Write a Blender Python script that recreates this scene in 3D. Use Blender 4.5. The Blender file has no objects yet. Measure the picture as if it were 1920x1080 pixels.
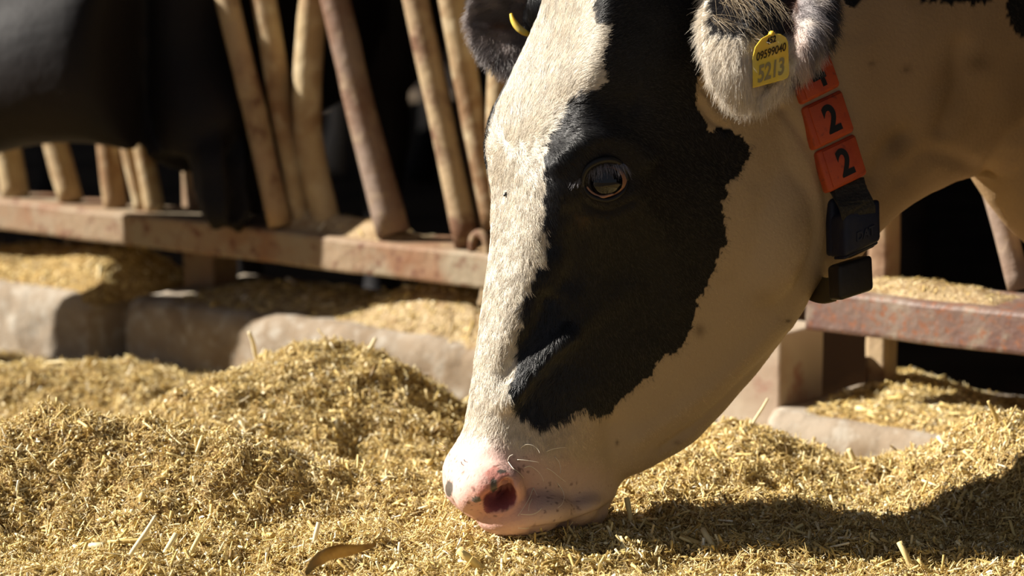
import bpy, bmesh, math, random
import numpy as np
from mathutils import Vector, Matrix
from mathutils.bvhtree import BVHTree

rng = np.random.default_rng(7)
random.seed(7)
S = bpy.context.scene
COL = S.collection
rad = math.radians

# ------------------------------------------------------------------ camera, sky, sun, exposure
FPX = 4533.0
PITCH = rad(9.0)
CAMZ = 0.80
C0 = np.array([0.0, 0.0, CAMZ])
Fv = np.array([0.0, math.cos(PITCH), -math.sin(PITCH)])
Uv = np.array([0.0, math.sin(PITCH), math.cos(PITCH)])
Rv = np.array([1.0, 0.0, 0.0])
cd = bpy.data.cameras.new('camera')
cam = bpy.data.objects.new('camera', cd)
COL.objects.link(cam)
cam.location = (0, 0, CAMZ)
cam.rotation_euler = (rad(90) - PITCH, 0, 0)
cd.sensor_width = 36.0
cd.lens = FPX / 1920 * 36
cd.clip_start = 0.05
cd.dof.use_dof = True
cd.dof.focus_distance = 2.44
cd.dof.aperture_fstop = 4.4
S.camera = cam

world = bpy.data.worlds.new('sky')
S.world = world
world.use_nodes = True
bg = world.node_tree.nodes['Background']
bg.inputs[0].default_value = (0.78, 0.84, 1.0, 1)
bg.inputs[1].default_value = 0.21

SUN_DIR = Vector((-0.83, 0.10, 0.55)).normalized()      # towards the sun
sl = bpy.data.lights.new('sun', 'SUN')
sl.energy = 11.0
sl.angle = rad(0.6)
sl.color = (1.0, 0.93, 0.83)
so = bpy.data.objects.new('sun', sl)
COL.objects.link(so)
so.rotation_euler = SUN_DIR.to_track_quat('Z', 'Y').to_euler()
so.location = (-4, 0, 6)

S.view_settings.view_transform = 'Standard'
S.view_settings.look = 'None'
S.view_settings.gamma = 1
S.view_settings.use_curve_mapping = False
S.view_settings.exposure = 0.0

# ------------------------------------------------------------------ placing helpers
def P(px, py, d):
    """the world point seen at pixel (px,py), d metres along the view axis"""
    px = np.asarray(px, float); py = np.asarray(py, float); d = np.asarray(d, float)
    return (C0 + d[..., None] * Fv + ((px - 960) / FPX * d)[..., None] * Rv
            - ((py - 540) / FPX * d)[..., None] * Uv)
def ray(px, py):
    return Fv + (px - 960) / FPX * Rv - (py - 540) / FPX * Uv
def PZ(px, py, z):
    r = ray(px, py)
    return C0 + r * ((z - CAMZ) / r[2])
def proj(p):
    q = np.asarray(p) - C0
    d = q @ Fv
    return 960 + FPX * (q @ Rv) / d, 540 - FPX * (q @ Uv) / d, d
RA = PZ(906, 544, 0.26); RB = PZ(1920, 669, 0.26)
RD = RB - RA; RD[2] = 0; RD /= np.linalg.norm(RD)        # along the barrier, to the right and nearer
RN = np.array([-RD[1], RD[0], 0.0])                       # inwards, into the barn
if RN[1] < 0: RN = -RN
def PR(px, py, off=0.0):
    """the point of the barrier's upright plane (set back by off) at that pixel"""
    r = ray(px, py)
    k = ((RA + RN * off - C0) @ RN) / (r @ RN)
    return C0 + r * k
def rail_s(px, off=0.0):
    return (PR(px, 540, off) - RA) @ RD
def RS(s, off, z):
    p = RA + RD * s + RN * off
    return np.array([p[0], p[1], z])

# ------------------------------------------------------------------ numpy noise
_perm = rng.integers(0, 1 << 30, 65536)
def _h(ix, iy, iz):
    n = (ix * 73856093) ^ (iy * 19349663) ^ (iz * 83492791)
    return (_perm[n & 65535] & 0xffff) / 65535.0
def noise(p, scale=1.0, seed=0):
    p = np.asarray(p, float) * scale + seed * 17.31 + 1000.0
    if p.shape[-1] == 2: p = np.concatenate([p, np.zeros(p.shape[:-1] + (1,))], -1)
    i = np.floor(p).astype(np.int64); f = p - i; f = f * f * (3 - 2 * f)
    r = 0
    for a in (0, 1):
        for b in (0, 1):
            for c in (0, 1):
                w = (f[..., 0] if a else 1 - f[..., 0]) * (f[..., 1] if b else 1 - f[..., 1]) * (f[..., 2] if c else 1 - f[..., 2])
                r = r + w * _h(i[..., 0] + a, i[..., 1] + b, i[..., 2] + c)
    return r * 2 - 1
def fbm(p, scale=1.0, oct=3, seed=0):
    r = 0; a = 1.0; t = 0
    for o in range(oct):
        r = r + a * noise(p, scale * 2 ** o, seed + o); t += a; a *= 0.5
    return r / t
def sstep(a, b, x):
    t = np.clip((x - a) / (b - a), 0, 1)
    return t * t * (3 - 2 * t)
def inpoly(x, y, poly):
    x = np.asarray(x); y = np.asarray(y)
    r = np.zeros(x.shape, bool)
    n = len(poly)
    for i in range(n):
        x0, y0 = poly[i]; x1, y1 = poly[(i + 1) % n]
        if y0 == y1: continue
        c = ((y0 > y) != (y1 > y)) & (x < (x1 - x0) * (y - y0) / (y1 - y0) + x0)
        r ^= c
    return r

# ------------------------------------------------------------------ materials
def mat(name, col=(0.5, 0.5, 0.5), rough=0.7, spec=0.4, metal=0.0, nz=None, bump=0.0, bscale=60, attr=None, sheen=0.0, coat=0.0, sss=0.0):
    """nz: list of (scale, lo, hi, colour) noise layers mixed over the base"""
    m = bpy.data.materials.new(name); m.use_nodes = True
    nt = m.node_tree; b = nt.nodes['Principled BSDF']
    b.inputs['Roughness'].default_value = rough
    b.inputs['Specular IOR Level'].default_value = spec
    b.inputs['Metallic'].default_value = metal
    b.inputs['Coat Weight'].default_value = coat
    b.inputs['Sheen Weight'].default_value = sheen
    if sss:
        b.inputs['Subsurface Weight'].default_value = sss
        b.inputs['Subsurface Radius'].default_value = (0.01, 0.004, 0.002)
        b.inputs['Subsurface Scale'].default_value = 1.0
    tc = nt.nodes.new('ShaderNodeTexCoord')
    if attr:
        a = nt.nodes.new('ShaderNodeAttribute'); a.attribute_name = attr; cur = a.outputs['Color']
    else:
        r = nt.nodes.new('ShaderNodeRGB'); r.outputs[0].default_value = (*col, 1); cur = r.outputs[0]
    for k, (sc, lo, hi, c) in enumerate(nz or []):
        n = nt.nodes.new('ShaderNodeTexNoise'); n.inputs['Scale'].default_value = sc; n.inputs['Detail'].default_value = 5
        mp = nt.nodes.new('ShaderNodeMapping'); mp.inputs['Location'].default_value = (k * 3.1, k * 1.7, k * 5.3)
        nt.links.new(tc.outputs['Object'], mp.inputs[0]); nt.links.new(mp.outputs[0], n.inputs['Vector'])
        mr = nt.nodes.new('ShaderNodeMapRange'); mr.inputs[1].default_value = lo; mr.inputs[2].default_value = hi
        mx = nt.nodes.new('ShaderNodeMix'); mx.data_type = 'RGBA'; mx.inputs[7].default_value = (*c, 1)
        nt.links.new(n.outputs[0], mr.inputs[0]); nt.links.new(mr.outputs[0], mx.inputs[0]); nt.links.new(cur, mx.inputs[6])
        cur = mx.outputs[2]
    nt.links.new(cur, b.inputs['Base Color'])
    if bump:
        n = nt.nodes.new('ShaderNodeTexNoise'); n.inputs['Scale'].default_value = bscale; n.inputs['Detail'].default_value = 6
        nt.links.new(tc.outputs['Object'], n.inputs['Vector'])
        bp = nt.nodes.new('ShaderNodeBump'); bp.inputs['Strength'].default_value = bump; bp.inputs['Distance'].default_value = 0.004
        nt.links.new(n.outputs[0], bp.inputs['Height']); nt.links.new(bp.outputs[0], b.inputs['Normal'])
    return m

# ------------------------------------------------------------------ mesh helpers
def mesh_obj(name, v, f, m, parent=None, smooth=True):
    me = bpy.data.meshes.new(name)
    me.from_pydata([tuple(map(float, q)) for q in v], [], [tuple(map(int, q)) for q in f])
    me.update()
    if smooth: me.polygons.foreach_set('use_smooth', [True] * len(me.polygons))
    if m: me.materials.append(m)
    o = bpy.data.objects.new(name, me); COL.objects.link(o)
    if parent is not None: o.parent = parent; o.matrix_parent_inverse = parent.matrix_world.inverted() if False else Matrix.Identity(4)
    return o
def link_mesh(name, me, m=None, parent=None):
    if m: me.materials.clear(); me.materials.append(m)
    o = bpy.data.objects.new(name, me); COL.objects.link(o)
    if parent is not None: o.parent = parent
    return o
def root(name, label, cat, group=None):
    # parts are built in world space, so the Empty stays at the origin of the place
    o = bpy.data.objects.new(name, None); COL.objects.link(o)
    o['label'] = label; o['category'] = cat
    if group: o['group'] = group
    o.empty_display_size = 0.1
    return o
def tag(o, label=None, cat=None, group=None, kind=None):
    if label: o['label'] = label
    if cat: o['category'] = cat
    if group: o['group'] = group
    if kind: o['kind'] = kind
    return o
def crom(pts, n, closed=False):
    pts = np.asarray(pts, float); k = len(pts); out = []
    segs = k if closed else k - 1
    for i in range(segs):
        if closed: p0, p1, p2, p3 = pts[(i - 1) % k], pts[i], pts[(i + 1) % k], pts[(i + 2) % k]
        else: p0, p1, p2, p3 = pts[max(i - 1, 0)], pts[i], pts[i + 1], pts[min(i + 2, k - 1)]
        for t in np.linspace(0, 1, n, endpoint=False):
            out.append(0.5 * ((2 * p1) + (-p0 + p2) * t + (2 * p0 - 5 * p1 + 4 * p2 - p3) * t * t + (-p0 + 3 * p1 - 3 * p2 + p3) * t ** 3))
    if not closed: out.append(pts[-1])
    return np.array(out)
def rings_mesh(rings):
    """closed mesh from rings (k,n,3), capped by fans"""
    rings = np.asarray(rings); k, n, _ = rings.shape
    v = list(rings.reshape(-1, 3)); f = []
    for i in range(k - 1):
        for j in range(n):
            a = i * n + j; b = i * n + (j + 1) % n
            f.append((a, b, b + n, a + n))
    c0 = len(v); v.append(rings[0].mean(0)); c1 = len(v); v.append(rings[-1].mean(0))
    for j in range(n):
        f.append((c0, (j + 1) % n, j)); f.append((c1, (k - 1) * n + j, (k - 1) * n + (j + 1) % n))
    return v, f
def ell_loft(st, n=28, sub=6):
    """st rows: centre(3), axisA(3), axisB(3) -> elliptic rings, smoothed along"""
    st = np.asarray(st, float).reshape(len(st), 9)
    s = crom(st, sub)
    a = np.linspace(0, 2 * np.pi, n, endpoint=False)
    rings = s[:, None, 0:3] + np.cos(a)[None, :, None] * s[:, None, 3:6] + np.sin(a)[None, :, None] * s[:, None, 6:9]
    return rings_mesh(rings)
def tube_rings(pts, r, n=14, ref=(0, 0, 1), sub=0, flat=1.0):
    pts = np.asarray(pts, float)
    r = np.broadcast_to(np.asarray(r, float), (len(pts),)).copy()
    if sub:
        q = crom(np.concatenate([pts, r[:, None]], 1), sub); pts, r = q[:, :3], q[:, 3]
    T = np.gradient(pts, axis=0); T /= np.linalg.norm(T, axis=1)[:, None]
    ref = np.asarray(ref, float)
    A = np.cross(T, ref); A /= np.linalg.norm(A, axis=1)[:, None]
    B = np.cross(T, A)
    a = np.linspace(0, 2 * np.pi, n, endpoint=False)
    return pts[:, None] + r[:, None, None] * (np.cos(a)[None, :, None] * A[:, None] + flat * np.sin(a)[None, :, None] * B[:, None])
def ellipsoid(c, ax, n=20, k=12):
    c = np.asarray(c); ax = np.asarray(ax)        # ax rows: three semi-axis vectors
    rings = []
    for i in range(k):
        th = math.pi * (i + 0.5) / k
        a = np.linspace(0, 2 * np.pi, n, endpoint=False)
        rings.append(c + math.cos(th) * ax[2] + math.sin(th) * (np.cos(a)[:, None] * ax[0] + np.sin(a)[:, None] * ax[1]))
    return rings_mesh(rings)
def join(parts):
    V = []; F = []
    for v, f in parts:
        o = len(V); V += list(v); F += [tuple(i + o for i in q) for q in f]
    return V, F
def remesh(parts, voxel, smooth=6, fac=0.5):
    V, F = join(parts)
    me = bpy.data.meshes.new('tmp'); me.from_pydata([tuple(q) for q in V], [], F); me.update()
    bm = bmesh.new(); bm.from_mesh(me); bmesh.ops.recalc_face_normals(bm, faces=bm.faces); bm.to_mesh(me); bm.free()
    o = bpy.data.objects.new('tmp', me); COL.objects.link(o)
    md = o.modifiers.new('r', 'REMESH'); md.mode = 'VOXEL'; md.voxel_size = voxel
    ms = o.modifiers.new('s', 'SMOOTH'); ms.iterations = smooth; ms.factor = fac
    dg = bpy.context.evaluated_depsgraph_get(); dg.update()
    r = bpy.data.meshes.new_from_object(o.evaluated_get(dg))
    bpy.data.objects.remove(o)
    r.polygons.foreach_set('use_smooth', [True] * len(r.polygons))
    return r
def get_v(me):
    a = np.empty(len(me.vertices) * 3, np.float32); me.vertices.foreach_get('co', a); return a.reshape(-1, 3).astype(float)
def set_v(me, v):
    me.vertices.foreach_set('co', np.asarray(v, np.float32).ravel()); me.update()
def get_n(me):
    a = np.empty(len(me.vertices) * 3, np.float32); me.vertex_normals.foreach_get('vector', a); return a.reshape(-1, 3).astype(float)
def set_col(me, c, name='col'):
    at = me.color_attributes.new(name, 'FLOAT_COLOR', 'POINT')
    q = np.ones((len(c), 4), np.float32); q[:, :3] = c
    at.data.foreach_set('color', q.ravel())
def box_mesh(c, ax, bev=0.0, seg=2, sub=0):
    """c centre, ax three half-axis vectors"""
    bm = bmesh.new(); bmesh.ops.create_cube(bm, size=2.0)
    ax = np.asarray(ax, float); L = np.linalg.norm(ax, axis=1)
    for v in bm.verts: v.co = Vector((v.co.x * L[0], v.co.y * L[1], v.co.z * L[2]))
    if bev: bmesh.ops.bevel(bm, geom=list(bm.edges), offset=bev, segments=seg, profile=0.5, affect='EDGES')
    if sub:
        bmesh.ops.subdivide_edges(bm, edges=[e for e in bm.edges if e.calc_length() > sub], cuts=max(1, int(max(e.calc_length() for e in bm.edges) / sub)), use_grid_fill=True)
    U = ax / L[:, None]
    vs = [np.asarray(c) + v.co.x * U[0] + v.co.y * U[1] + v.co.z * U[2] for v in bm.verts]
    fs = [[l.vert.index for l in f.loops] for f in bm.faces]
    bm.free()
    return vs, fs
def box(name, c, ax, m, parent=None, bev=0.003, seg=2, smooth=False):
    v, f = box_mesh(c, ax, bev, seg)
    return mesh_obj(name, v, f, m, parent, smooth)
def prism(name, outline, normal, th, m, parent=None, bev=0.0):
    """flat outline of world points given a thickness against normal"""
    bm = bmesh.new()
    vs = [bm.verts.new(tuple(p)) for p in outline]
    f = bm.faces.new(vs)
    r = bmesh.ops.extrude_face_region(bm, geom=[f])
    ev = [g for g in r['geom'] if isinstance(g, bmesh.types.BMVert)]
    bmesh.ops.translate(bm, verts=ev, vec=Vector(tuple(-np.asarray(normal) * th)))
    bmesh.ops.recalc_face_normals(bm, faces=bm.faces)
    if bev: bmesh.ops.bevel(bm, geom=list(bm.edges), offset=bev, segments=2, profile=0.5, affect='EDGES')
    me = bpy.data.meshes.new(name); bm.to_mesh(me); bm.free()
    me.materials.append(m)
    o = bpy.data.objects.new(name, me); COL.objects.link(o)
    if parent is not None: o.parent = parent
    return o
def text_obj(name, s, origin, ax, ay, n, h, m, parent, depth=0.0006, bold=0.0, wfac=1.0):
    """printed or raised characters lying on a surface; centred on origin; h is the capital height"""
    cu = bpy.data.curves.new(name, 'FONT'); cu.body = s; cu.size = 1.0; cu.align_x = 'CENTER'; cu.align_y = 'CENTER'
    cu.extrude = 0.01; cu.offset = bold
    o = bpy.data.objects.new(name, cu); COL.objects.link(o)
    dg = bpy.context.evaluated_depsgraph_get(); dg.update()
    me = bpy.data.meshes.new_from_object(o.evaluated_get(dg)); bpy.data.objects.remove(o)
    v = get_v(me); v[:, 1] -= (v[:, 1].max() + v[:, 1].min()) / 2; v[:, 0] -= (v[:, 0].max() + v[:, 0].min()) / 2
    H = v[:, 1].max() - v[:, 1].min(); k = h / H
    ax = np.asarray(ax) / np.linalg.norm(ax); ay = np.asarray(ay) / np.linalg.norm(ay)
    w = origin + v[:, :1] * k * wfac * ax + v[:, 1:2] * k * ay + (v[:, 2:3] > 0) * depth * n - (v[:, 2:3] <= 0) * 0.0006 * n
    set_v(me, w); me.materials.clear(); me.materials.append(m)
    q = bpy.data.objects.new(name, me); COL.objects.link(q); q.parent = parent
    return q
def hair_obj(name, roots, dirs, length, radius, col, m, parent, bend=None, npt=4, label=None):
    """real strands: roots (n,3), unit dirs, length (n,), tip bend vector (n,3)"""
    n = len(roots)
    t = np.linspace(0, 1, npt)[None, :, None]
    L = length[:, None, None]
    pos = roots[:, None] + dirs[:, None] * L * t
    if bend is not None: pos = pos + bend[:, None] * L * t ** 2
    cv = bpy.data.hair_curves.new(name)
    cv.add_curves([npt] * n)
    cv.points.foreach_set('position', pos.astype(np.float32).ravel())
    rr = (radius[:, None] * np.linspace(1, 0.25, npt)[None, :]).astype(np.float32)
    ra = cv.attributes.get('radius') or cv.attributes.new('radius', 'FLOAT', 'POINT')
    ra.data.foreach_set('value', rr.ravel())
    ca = cv.attributes.new('col', 'FLOAT_COLOR', 'POINT')
    c4 = np.ones((n, npt, 4), np.float32); c4[..., :3] = col[:, None]
    ca.data.foreach_set('color', c4.ravel())
    cv.materials.append(m)
    o = bpy.data.objects.new(name, cv); COL.objects.link(o)
    if parent is not None: o.parent = parent
    o['kind'] = 'stuff'
    if label: o['label'] = label
    return o

M = {}
M['hide'] = mat('cow_hide', rough=0.65, spec=0.25, attr='col', bump=0.25, bscale=260)
M['hair'] = mat('cow_hair', rough=0.5, spec=0.35, attr='col')
M['rust'] = mat('rusty_muddy_steel', (0.30, 0.19, 0.115), 0.75, 0.35, 0.0, [(7, .38, .6, (0.38, 0.28, 0.16)), (13, .48, .6, (0.15, 0.075, 0.04)), (60, .5, .7, (0.34, 0.25, 0.15))], 0.7, 50)
M['tubem'] = mat('muddy_galvanised_tube', (0.39, 0.29, 0.16), 0.75, 0.3, 0.0, [(7, .46, .62, (0.22, 0.125, 0.06)), (30, .48, .7, (0.46, 0.37, 0.23))], 0.7, 50)
M['beam'] = mat('worn_red_brown_beam', (0.30, 0.215, 0.135), 0.7, 0.3, 0.0, [(5, .46, .66, (0.24, 0.105, 0.05)), (14, .48, .62, (0.31, 0.25, 0.17)), (50, .55, .7, (0.16, 0.07, 0.04))], 0.5, 60)
M['beam_red'] = mat('scuffed_dark_red_paint', (0.235, 0.18, 0.14), 0.55, 0.4, 0.0, [(6, .45, .62, (0.15, 0.085, 0.07)), (34, .52, .70, (0.29, 0.235, 0.175)), (110, .5, .7, (0.25, 0.10, 0.05))], 0.4, 90)
M['plate'] = mat('pale_dusty_steel', (0.44, 0.36, 0.27), 0.7, 0.3, 0.0, [(9, .45, .65, (0.34, 0.25, 0.18)), (12, .60, .68, (0.27, 0.12, 0.09))], 0.3, 50)
M['concrete'] = mat('rough_concrete', (0.33, 0.275, 0.21), 0.9, 0.2, 0.0, [(10, .42, .65, (0.24, 0.18, 0.12)), (45, .5, .7, (0.40, 0.36, 0.30))], 0.9, 45)
M['floor'] = mat('dirty_concrete_floor', (0.10, 0.075, 0.05), 0.95, 0.15, 0.0, [(3, .4, .65, (0.05, 0.035, 0.025))], 0.5, 20)
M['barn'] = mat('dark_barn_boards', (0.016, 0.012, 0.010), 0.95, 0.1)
M['crust'] = mat('dried_mud_crust', (0.40, 0.30, 0.18), 0.95, 0.1, 0, [(40, .45, .65, (0.26, 0.17, 0.09))], 1.0, 120)

# ------------------------------------------------------------------ the setting
def plane_box(name, c, ax, m, kind='structure'):
    return tag(box(name, c, ax, m, None, 0.0), kind=kind)
plane_box('floor', (0, 4, -0.05), ((9, 0, 0), (0, 9, 0), (0, 0, 0.05)), M['floor'])
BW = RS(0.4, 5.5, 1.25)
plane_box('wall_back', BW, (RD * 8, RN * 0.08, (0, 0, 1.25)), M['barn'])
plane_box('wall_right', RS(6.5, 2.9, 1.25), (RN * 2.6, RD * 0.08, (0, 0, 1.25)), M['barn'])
plane_box('ceiling', RS(0.4, 2.2, 2.55), (RD * 8, RN * 3.4, (0, 0, 0.05)), M['barn'])  # unseen roof, its eave overhang shaped to shade the barn interior

# concrete feed kerb under the barrier: two lengths on the left, one on the right
def kerb(name, s0, s1, off0, w, z, seed, label):
    nx = int((s1 - s0) / 0.012); prof = [(0, -0.02), (0, z - 0.03), (0.006, z - 0.01), (0.02, z), (w * .5, z), (w - .02, z), (w, z - 0.02), (w, -0.02)]
    pr = []
    for (a, b), (c, d) in zip(prof[:-1], prof[1:]):
        k = max(1, int(math.hypot(c - a, d - b) / 0.014))
        for i in range(k): pr.append((a + (c - a) * i / k, b + (d - b) * i / k))
    pr.append(prof[-1]); pr = np.array(pr)
    ss = np.linspace(s0, s1, nx)
    rings = np.array([[RS(s, off0 + a, b) for a, b in pr] for s in ss])
    q = rings.reshape(-1, 3)
    d = fbm(q, 22, 3, seed) * 0.009 + fbm(q, 5, 2, seed + 5) * 0.012
    q = q - RN * d[:, None] * 0.9; q[:, 2] += d * (q[:, 2] > 0.02) * .6
    v, f = rings_mesh(q.reshape(rings.shape))
    o = mesh_obj(name, v, f, M['concrete'])
    tag(o, label, kind='structure')
    return o
ZK = PR(600, 600)[2]
ZKR = PR(1640, 792)[2]
kerb('trim_1', rail_s(258), rail_s(960), -0.03, 0.30, ZK, 1, 'worn concrete feed kerb under the left barrier beam')
kerb('trim_2', rail_s(-420), rail_s(205), -0.05, 0.30, PR(110, 535)[2], 2, 'concrete kerb block at the far left edge under scattered feed')
kerb('trim_3', rail_s(1468), rail_s(2500), -0.035, 0.33, ZKR, 3, 'concrete feed kerb right of the cow head under the barrier')

# ------------------------------------------------------------------ feed barrier
ZB0 = 0.26
def beam(name, s0, s1, parent, m, h=0.05, w=0.12, off=0.0, label=None):
    n = max(8, int((s1 - s0) / 0.03))
    pr = []
    c = 0.006
    for (a, b) in ((0, c), (0, h - c), (c * .3, h - c * .3), (c, h), (w - c, h), (w, h - c), (w, c), (w - c, 0), (c, 0), (c * .3, c * .3)): pr.append((a, b))
    rings = np.array([[RS(s, off + a, ZB0 + b) for a, b in pr] for s in np.linspace(s0, s1, n)])
    q = rings.reshape(-1, 3); q = q + (fbm(q, 9, 2, 4) * 0.002)[:, None]
    v, f = rings_mesh(q.reshape(rings.shape))
    o = mesh_obj(name, v, f, m, parent, False)
    if label: o['label'] = label
    return o
def bar(name, pts, r, parent, m, off=0.05, sub=4, n=16, label=None, flat=1.0, noise_amp=0.0014):
    w = [PR(x, y, off) for x, y in pts]
    rings = tube_rings(w, r, n, RN, sub, flat)
    q = rings.reshape(-1, 3); c = np.repeat(rings.mean(1), n, 0); d = q - c
    q = c + d * (1 + (fbm(q, 45, 3, 9) * noise_amp / 0.018 + fbm(q, 12, 2, 3) * noise_amp * .6 / .018)[:, None])
    v, f = rings_mesh(q.reshape(rings.shape))
    o = mesh_obj(name, v, f, m, parent)
    if label: o['label'] = label
    return o
def ext(p0, p1, k):      # continue the line p0 -> p1 beyond p0 by factor k
    return (p0[0] + (p0[0] - p1[0]) * k, p0[1] + (p0[1] - p1[1]) * k)
barL = root('feed_barrier', 'long rusty steel feed barrier of slanted tubes on a beam left of the cow head', 'feed barrier')
beam('beam', rail_s(-700), rail_s(928), barL, M['beam'], 0.052, 0.125)
def pxr(px, y, wpx, off=0.05):
    p = PR(px, y, off); d = proj(p)[2]
    return wpx / 2 / FPX * d
bar('bar', [ext((426, 0), (526, 418), 1.4), (426, 0), (478, 212), (525, 424)], pxr(470, 200, 44), barL, M['rust'], 0.02)
bar('bar', [ext((495, 0), (569, 418), 1.4), (495, 0), (532, 220), (556, 340), (571, 424)], pxr(520, 200, 46), barL, M['tubem'], 0.05)
bar('bar', [(640, -450), (606, -150), (588, 0), (577, 140), (578, 240), (592, 330), (616, 424)], pxr(590, 200, 54), barL, M['tubem'], 0.055, label='bent tube crossing its straight neighbour')
bar('bar', [ext((779, 0), (878, 462), 1.4), (779, 0), (828, 225), (878, 462)], pxr(830, 200, 50), barL, M['rust'], 0.03)
bar('bar', [ext((847, 0), (928, 430), 1.4), (847, 0), (886, 220), (928, 430)], pxr(880, 200, 52), barL, M['tubem'], 0.05)
bar('bar', [(990, -450), (962, -150), (945, 60), (936, 200), (938, 330), (955, 450)], pxr(940, 200, 50), barL, M['tubem'], 0.055)
lockm = mat('purplish_grey_worn_steel', (0.235, 0.17, 0.13), 0.65, 0.35, 0, [(9, .45, .65, (0.17, 0.095, 0.06)), (40, .52, .7, (0.30, 0.22, 0.14))], 0.6, 70)
bar('lock_bar', [ext((628, 0), (742, 432), 1.4), (628, 0), (678, 212), (738, 438)], [pxr(690, 200, 56)] * 3 + [pxr(690, 200, 66)], barL, lockm, 0.035, label='free-ended swinging lock bar, greyer than the tubes')
# further bars beyond the black cow's neck
for a, b, w in (((0, 200), (30, 372), 52), ((84, 200), (134, 378), 46), ((196, 220), (218, 395), 44), ((232, 240), (268, 398), 30), ((262, 240), (292, 402), 38), ((-90, 200), (-60, 360), 46)):
    bar('bar', [ext(a, b, 3.0), a, b], pxr(a[0], 300, w), barL, M['tubem'], 0.05)
# top rail out of frame, joins the bars
beam_top = mesh_obj('top_rail', *rings_mesh(tube_rings([RS(s, 0.05, 1.34) for s in np.linspace(rail_s(-700), rail_s(940), 12)], 0.024, 14, RN)), M['rust'], barL)
# short bracket loop at the end of the left beam
lp = [PR(x, y, 0.01) for x, y in ((886, 470), (888, 446), (900, 438), (912, 450), (915, 480), (912, 520), (908, 556), (903, 572))]
mesh_obj('bracket', *rings_mesh(tube_rings(lp, 0.0065, 10, RN, 4)), M['rust'], barL)
# shaded upright under and behind the far beam
post_far = box('barrier_post', RS(rail_s(262), 0.16, 0.19), (RD * 0.035, RN * 0.03, (0, 0, 0.30)), M['rust'], None, 0.004)
tag(post_far, 'dark steel post behind the beam below the black cow neck', 'post')

barR = root('feed_barrier', 'right hand feed barrier section with scuffed dark red beam behind the collar', 'feed barrier')
beam('beam', rail_s(1512), rail_s(2600), barR, M['beam_red'], 0.054, 0.14)
bar('lock_bar', [(1670, -420), (1770, 60), (1868, 372), (1912, 543)], pxr(1880, 450, 44), barR, lockm, 0.04, label='slanted lock bar ending free above the beam')
mesh_obj('top_rail', *rings_mesh(tube_rings([RS(s, 0.05, 1.34) for s in np.linspace(rail_s(1300), rail_s(2600), 8)], 0.024, 14, RN)), M['rust'], barR)
tag(box('barrier_post', RS((rail_s(1345) + rail_s(1466)) / 2, 0.055, 0.11), (RD * (rail_s(1466) - rail_s(1345)) / 2, RN * 0.055, (0, 0, 0.14)), M['plate'], None, 0.004),
    'pale dusty flat steel post at the kerb end under the cow jaw', 'post')
def rough_post(name, s, off, hw, hd, z0, z1, m, seed):
    k = 60
    sq = []
    for a in np.linspace(0, 2 * np.pi, 24, endpoint=False):
        ca, sa = math.cos(a), math.sin(a); q = max(abs(ca), abs(sa)) ** 0.85
        sq.append((ca / q, sa / q))
    rings = np.array([[RS(s + a * hw, off + b * hd, z) for a, b in sq] for z in np.linspace(z0, z1, k)])
    q = rings.reshape(-1, 3); d = fbm(q, 28, 3, seed) * 0.005
    q = q + d[:, None] * (RD * 0.7 - RN * 0.7)
    return mesh_obj(name, *rings_mesh(q.reshape(rings.shape)), m)
tag(rough_post('barrier_post', rail_s(1656, 0.16), 0.16, 0.015, 0.018, 0.02, 1.34, M['rust'], 6), 'mud-crusted upright post behind the transponder and right beam', 'post')
tag(box('stall_panel', RS(rail_s(1530, 0.30), 0.33, 0.16), (RD * 0.085, RN * 0.012, (0, 0, 0.16)), mat('mud_caked_panel', (0.10, 0.06, 0.035), 0.9, 0.15, 0, [(14, .45, .62, (0.17, 0.10, 0.05))], 0.8, 40), None, 0.003),
    'mud-caked dark steel panel behind the kerb under the jaw', 'panel')

# ------------------------------------------------------------------ the black and white cow
D0 = 2.45
HX, HY = 0.22, -0.975          # head's long axis in the picture plane (towards the poll)
CX, CY = 0.975, 0.22           # across it
sS = D0 / FPX
CA, SA = 0.883, 0.469          # the face is turned 62 degrees from frontal
def tc(px, py): return (px - 1050) * HX + (py - 940) * HY, (px - 1050) * CX + (py - 940) * CY
def untc(t, c):                # inverse of tc
    return 1050 + t * HX + c * CX, 940 + t * HY + c * CY
# t, left edge, right edge, half widths at five depths (forehead, brow, cheek, jaw, underside)
ST = [(-74, -128, -28, 36, 48, 50, 44, 26), (-66, -165, 20, 56, 74, 80, 68, 42), (-45, -203, 62, 72, 96, 104, 90, 60), (-28, -219, 84, 78, 104, 112, 96, 66),
      (20, -231, 100, 74, 104, 112, 98, 70), (58, -219, 108, 64, 94, 104, 90, 62), (97, -206, 150, 56, 84, 96, 84, 56), (158, -208, 216, 52, 78, 92, 82, 54),
      (209, -211, 250, 54, 80, 96, 86, 56), (319, -222, 312, 66, 92, 108, 102, 68), (439, -233, 364, 84, 118, 130, 122, 84), (528, -249, 386, 110, 158, 156, 140, 100),
      (584, -271, 388, 130, 190, 172, 150, 108), (633, -284, 378, 140, 200, 178, 154, 112), (690, -280, 350, 140, 188, 170, 150, 110), (771, -262, 305, 134, 165, 155, 140, 105),
      (858, -242, 270, 126, 150, 142, 128, 95), (950, -232, 220, 108, 130, 122, 112, 80), (1020, -200, 150, 80, 98, 92, 82, 55), (1055, -120, 80, 34, 44, 44, 36, 22)]
def sec(D, cm, w, n=6):
    fr = (0.03, 0.17, 0.42, 0.76, 0.96)
    h = [(0, 0)] + [(f * D, ww) for f, ww in zip(fr, w)] + [(D, 0)]
    full = h + [(a, -b) for a, b in h[-2:0:-1]]
    q = crom(full, n, True)                     # rows (dv, w)
    return q
srows = []
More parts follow.
